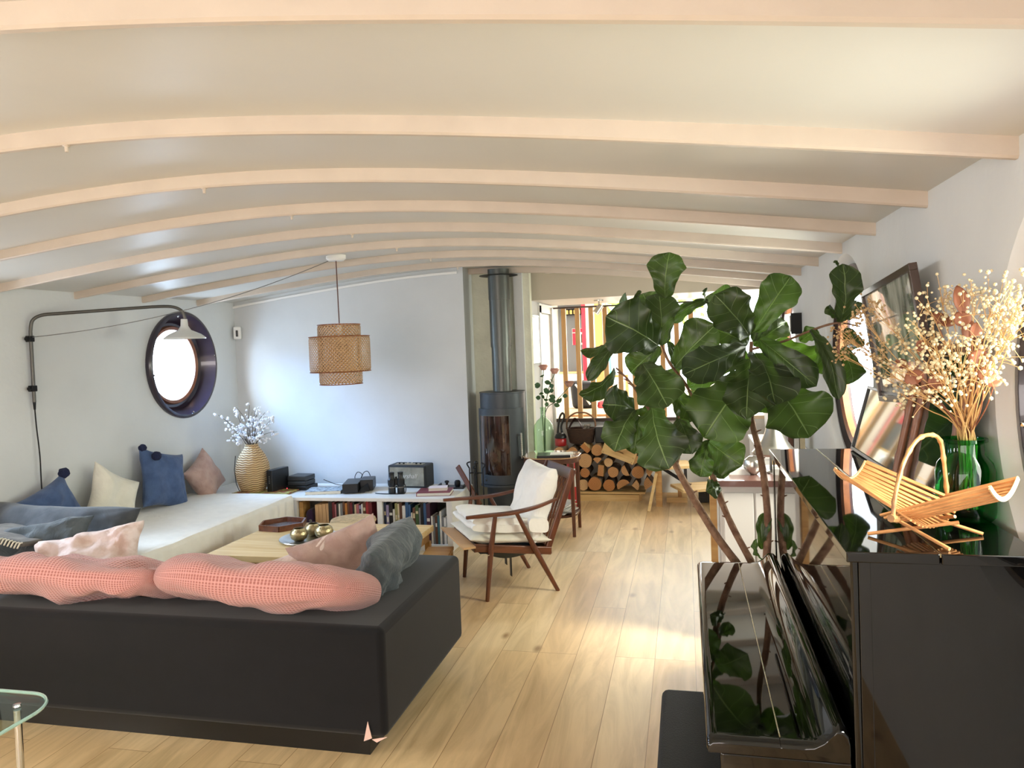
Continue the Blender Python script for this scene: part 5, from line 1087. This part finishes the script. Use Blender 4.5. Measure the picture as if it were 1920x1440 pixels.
def figleaf(bx, by, bz, tx, ty, tz, w, i):
    tx = min(tx, .70); bx = min(bx, .70)
    if w > .06: w *= 1.14
    rg = random.Random(i*17+3); b, t = Vector((bx, by, bz)), Vector((tx, ty, tz)); d = t-b; L = d.length; d.normalize()
    edge = w < .055 and L > .07
    up = (Vector((0, -1, .25))+Vector((rg.uniform(-.35, .35), 0, rg.uniform(-.3, .35)))).normalized()
    s = d.cross(up).normalized(); n = s.cross(d)
    if edge: w = w*1.0+.0; fold_ = 1.2
    else: fold_ = rg.uniform(.05, .35)
    ww = w/2*(1.0/max(.75, math.cos(math.atan(fold_)))); ph = rg.uniform(0, 6); bulge = rg.uniform(.02, .08)*L*4
    if edge:
        # seen edge-on: real leaf width turned away from the viewer
        real = min(.11, L*.55); s2 = (n*.95+s*.25).normalized(); n = -s; s = s2; ww = real*.5; fold_ = .35; ww *= 1
    q = MB(); uv = q.bm.loops.layers.uv.new('UVMap'); nu, nv = 13, 26; V = []
    for a in range(nu):
        k = -1+2*a/(nu-1); r_ = []
        for c in range(nv):
            v = c/(nv-1); W_ = ww*interp(v, WP)
            wav = .16*W_*math.sin(v*19+ph+k)*abs(k)**3+.012*noise.noise(Vector((v*4+i, k*2, 1)))
            zz = abs(k)**1.3*W_*fold_+wav+bulge*math.sin(PI*v)*.5-L*.10*v*v
            r_.append((q.bm.verts.new(b+d*L*v+s*(k*W_*(1+.05*math.sin(v*23+ph)*abs(k)))+n*zz-OFF), (k, v)))
        V.append(r_)
    for a in range(nu-1):
        for c in range(nv-1):
            ks = (V[a][c], V[a+1][c], V[a+1][c+1], V[a][c+1]); f = q.bm.faces.new([x[0] for x in ks])
            for l, x in zip(f.loops, ks): l[uv].uv = x[1]
    return q.build('leaf', fig, pl, smooth=180, fixn=False)
for i, L_ in enumerate(LEAVES): figleaf(*L_, i)
barkf = mat('fig_bark', '6b4a36', .85, var=.55, vscale=22, bump=1, bscale=45, col2='8f7058')
for i, S_ in enumerate(STEMS):
    P_ = bez([Vector(s[:3])-OFF for s in S_], 5); rr_ = []
    for k in range(len(P_)): f = k/5; a = min(int(f), len(S_)-2); rr_.append(lerp(S_[a][3], S_[a+1][3], f-a)*(1+.06*noise.noise(P_[k]*30)+.05*(k % 5 == 0)))
    if i in (0, 1, 2):   # carry the trunk down to the soil
        last = P_[0]; gr = Vector(((0.06, -.04, .33), (.02, .0, .33), (-.04, .02, .33))[i]); P_ = [gr, gr.lerp(last, .5)+Vector((.01, 0, 0))]+P_; rr_ = [rr_[0]*1.15, rr_[0]*1.08]+rr_
    q = MB(); q.tube(P_, rr_, 12)
    rg = random.Random(i)
    if i < 3:
        for k in range(9):
            p = P_[rg.randrange(4, len(P_)-3)]; a = rg.uniform(0, 6.3); q.tube([p, p+Vector((math.cos(a), math.sin(a)*.5, .4))*.03], [.005, .0025], 6)
    q.build('trunk' if i < 3 else 'branch', barkf, pl, smooth=60)
q = MB(); q.lathe([(0, 0), (.13, 0), (.14, .01), (.165, .34), (.175, .345), (.175, .36), (.155, .36), (.15, .33), (0, .33)], (.0, 0, 0), 40); q.build('pot', mat('pot_white', 'd7d2c8', .5), pl)
q = MB(); q.lathe([(0, .335), (.149, .331)], n=24); q.build('soil', mat('soil', '2a1e16', 1, bump=1), pl)

# ------------------------------------------------------------------ piano
pi_ = thing('upright_piano', 'glossy black upright piano against the right wall with closed key lid', 'piano', (.40, 2.56, 0))
def pb_(name, a, b, m=black_lacquer, bev=.003, **k):
    q = MB(); q.box([a[0]-.40, a[1]-2.56, a[2]], [b[0]-.40, b[1]-2.56, b[2]], bev); return q.build(name, m, pi_, **k)
pb_('top_lid', (.335, 1.775, 1.106), (.5245, 3.365, 1.13)); pb_('top_lid', (.5275, 1.775, 1.106), (.735, 3.365, 1.13))
pb_('side_panel', (.362, 1.80, 0), (.725, 1.84, 1.1055)); pb_('side_panel', (.362, 3.30, 0), (.725, 3.34, 1.1055))
pb_('side_pilaster', (.345, 1.79, .60), (.361, 1.835, 1.1055)); pb_('side_pilaster', (.345, 3.305, .60), (.361, 3.345, 1.1055))
pb_('corner_post', (.362, 1.793, 0), (.388, 1.7995, 1.1055), bev=.002)
pb_('upper_panel', (.348, 1.8355, .66), (.3615, 3.3045, 1.1055), bev=0)
pb_('back_frame', (.40, 1.841, .02), (.72, 3.299, 1.10), bev=0)
pb_('lower_panel', (.37, 1.841, .08), (.385, 3.299, .58), bev=0)
pb_('key_bed', (.05, 1.80, .575), (.3445, 3.24, .638), bev=.008); pb_('plinth', (.33, 1.80, 0), (.3615, 3.34, .08))
for y in (1.83, 3.18): pb_('leg', (.08, y, .0), (.14, y+.05, .5745), bev=.006)
prof = [(.022, .642), (.018, .652), (.021, .664), (.030, .671), (.045, .6735), (.185, .6735), (.186, .6725), (.189, .6725), (.190, .6735), (.235, .6735), (.262, .677), (.285, .690), (.300, .708), (.312, .718), (.325, .718), (.336, .708), (.340, .692), (.341, .642)]
q = MB(); y0, y1 = 1.79, 3.25; ys = [y0, y0+.004, y0+.012, y0+.03, y0+.035, y1-.035, y1-.03, y1-.012, y1-.004, y1]; ins = [.03, .016, .006, 0, 0, 0, 0, .006, .016, .03]
rings = []
for y, n_ in zip(ys, ins):
    r_ = []
    for x, z in prof: r_.append(q.bm.verts.new((lerp(x, .18, n_*1.2)-.40, y-2.56, z-(n_*.35 if z > .65 else 0))))
    rings.append(r_)
for A, B in zip(rings, rings[1:]):
    for j in range(len(prof)): q.bm.faces.new((A[j], A[(j+1) % len(prof)], B[(j+1) % len(prof)], B[j]))
q.bm.faces.new(rings[0]); q.bm.faces.new(rings[-1][::-1]); q.bv = 1; q.build('key_lid', black_lacquer, pi_, smooth=38)
q = MB(); q.box((.1862-.40, -.735, .6727), (.1888-.40, .655, .6745)); q.build('hinge_line', brass, pi_, smooth=0)
q = MB(); q.box((.5247-.40, -.783, 1.122), (.5273-.40, .803, 1.1295)); q.build('lid_hinge', brass, pi_, smooth=0)
bn = thing('piano_bench', 'black piano bench pushed half under the keyboard', 'bench', (.09, 2.05, 0))
q = MB(); q.box((-.20, -.40, .42), (.20, .40, .485), .022, seg=3); q.build('seat', mat('black_leather', '040405', .65, bump=.2, bscale=200), bn)
q = MB(); q.box((-.19, -.39, .34), (.19, .39, .419), .003); q.build('frame', black_satin, bn)
for x in (-.18, .14):
    for y in (-.38, .34): bxo('leg', (x, y, 0), (x+.04, y+.04, .34), black_satin, bn)

# ------------------------------------------------------------------ things on the piano
bs = thing('bamboo_basket', 'folding bamboo slat basket with an arched cane handle on the piano', 'basket', (.535, 1.935, 1.13), R(-41))
def wing(s, name):
    for k in range(15):
        t = -1+2*k/14; q = MB()
        def C(u, t=t):  # u from centre to tip
            x = s*lerp(-.035, .175, u); y = t*lerp(.125, .072, u); z = lerp(.028, .112, u)+lerp(.035, .036, u)*t*t-.012*math.sin(PI*max(0, u))*.5
            return Vector((x, y, z))
        q.beam(C(0), C(1), .0075, .004, (0, -t*.6, 1), .0125, .004); 
        q.build('slat', bamboo, bs, smooth=0)
    q = MB(); P_ = []
    for k in range(21):
        t = -1+2*k/20; P_.append(Vector((s*.176, t*.0735, .113+.036*t*t)))
    for a, b in zip(P_, P_[1:]): q.beam(a, b, .004, .010)
    q.build('end_rim', mat('bamboo_pale', 'e0bd8c', .5), bs, smooth=0)
wing(1, 'r'); wing(-1, 'l')
cane = mat('cane_handle', 'c79a60', .45, var=.5, vscale=25, col2='7a4a2c')
q = MB(); Ph = bez([(0, -.135, .065), (.0, -.125, .11), (.0, -.085, .18), (0, -.02, .228), (0, .05, .235), (0, .098, .215), (.0, .115, .16), (0, .128, .075)], 6)
rh = [.0048+(.0018 if k % 5 == 0 else 0) for k in range(len(Ph))]; q.tube(Ph, rh, 10); q.tube([(0, -.145, .065), (0, -.12, .06)], .009, 8); q.tube([(0, .138, .07), (0, .115, .07)], .009, 8); q.build('handle', cane, bs)
for a, b in (((-.085, -.09, .0045), (.09, -.02, .05)), ((.10, -.09, .0045), (-.06, -.05, .05)), ((.095, .09, .0045), (-.07, .04, .05)), ((-.09, .09, .0045), (.06, .03, .05))):
    q = MB(); q.tube([a, b], .0042, 8); q.build('leg', bamboo, bs)
gv = thing('green_vase', 'emerald green glass apothecary vase on the piano', 'vase', (.682, 2.10, 1.1305))
q = MB(); q.lathe([(0, .003), (.058, .003), (.066, .012), (.068, .03), (.068, .125), (.062, .148), (.047, .166), (.044, .175), (.044, .198), (.052, .201), (.052, .209), (.043, .209), (.0415, .195)], n=56); q.build('body', glass_pane('emerald_glass', (.14, .66, .26), 1.4), gv, smooth=60)
dfl = thing('dried_flowers', 'dried gypsophila and brown leaves standing in the green glass vase', 'dried flowers', (.69, 2.10, 1.14))
OF = Vector((.69, 2.10, 1.14)); tan = mat('straw_stem', 'c39a63', .7); gyp = mat('gypsophila_white', 'd8c8a2', .8, var=.2, vscale=60); brn = mat('dried_leaf_brown', '8d5338', .6, var=.35, vscale=20); hyd = mat('dried_hydrangea', 'c0a377', .8, var=.4, vscale=80)
rg = random.Random(12)
for i, h in enumerate(HEADS):
    H = Vector(h); H.x = min(H.x, XR-.035); far = H.y > 2.28
    base = Vector((rg.uniform(-.02, .02), rg.uniform(-.02, .02), .02)); nk = Vector((rg.uniform(-.02, .02), rg.uniform(-.02, .02), .215)); Hl = H-OF
    mid = nk.lerp(Hl, .5)+Vector((rg.uniform(-.02, .01), rg.uniform(-.02, .02), rg.uniform(0, .03)))
    q = MB(); P_ = bez([base, nk, mid, Hl], 5); q.tube(P_, [lerp(.0022, .0009, k/(len(P_)-1)) for k in range(len(P_))], 5)
    heads = []
    for k in range(26 if not far else 34):
        s0 = rg.choice(P_[-4:]); sp_r = .020 if far else .024
        e = Hl+Vector((rg.gauss(0, sp_r), rg.gauss(0, sp_r*.8), rg.gauss(0, sp_r)))
        e.x = min(e.x, XR-.02-OF.x)
        if k % 2 == 0: q.tube([s0, s0.lerp(e, .6)+Vector((0, 0, .004)), e], .0006, 3, cap=False)
        heads.append(e)
    st_ = q.build('stem', tan, dfl, smooth=60)
    q = MB()
    for e in heads: q.ball(e, rg.uniform(.0028, .0055) if not far else rg.uniform(.003, .005), 1)
    q.build('blossom', hyd if far else gyp, st_)['kind'] = 'stuff'
for i, (bx, by, bz, tx, ty, tz, w) in enumerate(DRIED):
    q = MB(); b = Vector((min(bx, XR-.03), by, bz))-OF; t = Vector((min(tx, XR-.03), ty, tz))-OF; leafq(q, b, t, w*1.25, up=(rg.uniform(-.4, .4), -1, .3), fold=.5)
    o_ = q.build('dried_leaf', brn, dfl, solid=.0008); q = MB(); q.tube(bez([Vector((0, 0, .2)), Vector((0, 0, .2)).lerp(b, .5)+Vector((.01, 0, 0)), b], 5), .0015, 5); q.build('twig', brn, o_)
mir = mat('old_mirror', 'a9b3b0', .04, metal=1)
def leaning(name, label, A, B, up_, h, fw, fd, fm, gm, glz=None, cat='picture'):
    """frame whose bottom edge runs A->B and rises along up_"""
    A, B = Vector(A), Vector(B); r = thing(name, label, cat, A); x = (B-A); w = x.length; x.normalize(); u = Vector(up_); u = (u-x*u.dot(x)).normalized(); n = x.cross(u)
    if n.x > 0: n = -n
    def bar(p, q_, ww): 
        m_ = MB(); m_.beam(p+n*fd/2, q_+n*fd/2, ww, fd, n); return m_
    q = MB()
    for p, q_ in ((u*fw/2, x*w+u*fw/2), (u*(h-fw/2), x*w+u*(h-fw/2)), (x*fw/2+u*fw, x*fw/2+u*(h-fw)), (x*(w-fw/2)+u*fw, x*(w-fw/2)+u*(h-fw))): q.beam(p+n*fd/2, q_+n*fd/2, fw, fd, n)
    q.build('frame', fm, r, bevel=.0015); q = MB(); q.prism([x*fw*.9+u*fw*.9+n*fd*.3, x*(w-fw*.9)+u*fw*.9+n*fd*.3, x*(w-fw*.9)+u*(h-fw*.9)+n*fd*.3, x*fw*.9+u*(h-fw*.9)+n*fd*.3], n*fd*.3); q.build('glass' if glz is None else glz, gm, r, smooth=0); return r, x, u, n, w
prt = mat('glazed_print_glare', 'd5d5cc', .05, coat=1, var=.75, vscale=4, stretch=(1, 5, 1.2), col2='4f5450')  # pale streaked print: window reflection and glare on the glass put into the colour
leaning('glazed_picture', 'dark-framed glazed picture hanging askew on the right wall above the piano', (.745, 2.47, 1.40), (.745, 3.12, 1.35), (-.12, 0, 1), .43, .022, .025, mat('dark_frame', '4a3a32', .35), prt)
leaning('leaning_mirror', 'low wide mirror in a thin dark frame leaning at the far end of the piano', (.668, 2.66, 1.131), (.668, 3.33, 1.131), (.28, 0, 1), .27, .012, .015, mat('thin_dark_frame', '241b17', .4), mir, 'mirror', 'mirror')
rt, x, u, n, w = leaning('bamboo_mirror', 'dark green glazed mirror in a bamboo pole frame leaning behind the green vase', (.655, 2.16, 1.15), (.655, 2.60, 1.15), (.22, 0, 1), .42, .008, .01, bamboo_dark, mat('dark_green_glass', '12241e', .05, coat=1), 'mirror', 'mirror')
for p, q_ in ((-x*.05, x*(w+.05)), (-x*.05+u*.42, x*(w+.05)+u*.42), (-u*.015, u*.45), (x*w-u*.015, x*w+u*.45), (x*w*.78-u*0, x*w*.78+u*.42)):
    q = MB(); pts = [p.lerp(q_, k/24)+n*.012 for k in range(25)]; q.tube(pts, [.0125+(.003 if k % 8 == 4 else 0) for k in range(25)], 12); q.build('bamboo_pole', mat('bamboo_brown', '8a5634', .35, var=.35, vscale=16), rt)

# ------------------------------------------------------------------ glass side table at the lower left edge
gt = thing('glass_table', 'corner of a clear glass table with rounded edge at the lower left', 'table', (-2.56, 1.73, 0))
q = MB(); q.prism([(x, y, .44) for x, y in rrect(.40, .43, .14, 12)], (0, 0, .012)); q.build('glass_top', glass_pane('table_glass', (.80, .90, .88)), gt, bevel=.002)
q = MB(); q.tube([(x, y, .446) for x, y in rrect(.401, .431, .14, 12)]+[(.401, .29, .446)], .0058, 6, cap=False); q.build('polished_edge', mat('glass_edge', 'a9cfc6', .1, coat=1), gt)
for x in (-.3, .3):
    for y in (-.33, .33): q = MB(); q.tube([(x, y, 0), (x, y, .439)], .012, 12); q.lathe([(0, .452), (.014, .452), (.012, .458), (0, .459)], (x, y, 0), 16); q.build('leg', chrome, gt)

# ------------------------------------------------------------------ view
C.view_settings.view_transform = 'Standard'; C.view_settings.look = 'None'; C.view_settings.gamma = 1; C.view_settings.use_curve_mapping = False
C.view_settings.exposure = -.08
C.cycles.use_denoising = True
try: C.cycles.denoiser = 'OPENIMAGEDENOISE'
except Exception: pass
C.cycles.max_bounces = 10; C.cycles.diffuse_bounces = 5; C.cycles.glossy_bounces = 5; C.cycles.transparent_max_bounces = 16; C.cycles.sample_clamp_indirect = 6
import OpenImageIO as oiio, sys, numpy as np
a=oiio.ImageBuf('/workdir/render_main.png').get_pixels(oiio.FLOAT)
s=a.shape[1]/1920
for n,(x,y) in dict(backwall=(720,760),backwallR=(830,800),backtop=(600,600),leftwall=(150,800),wallnearwin=(235,720),ceilL=(300,170),ceilC=(960,150),ceilR=(1700,180),ceilMid=(900,310),beam1=(500,40),beam2=(900,240),beam2R=(1500,250),beam5=(500,470),wallR=(1800,450),wallRlow=(1890,950),floorM=(1000,1200),floorF=(1100,1020),floorN=(1000,1400),floorhot=(1220,1120),sofa=(400,1250),sofaTop=(800,1100),sofaR=(800,1200),pink=(480,1090),daybed=(350,950),table=(700,1010),stove=(950,860),pipe=(935,600),pianoside=(1750,1200)).items():
    X,Y=int(x*s),int(y*s);p=a[Y-2:Y+3,X-2:X+3,:3].mean((0,1));print(n,(p*255).astype(int))
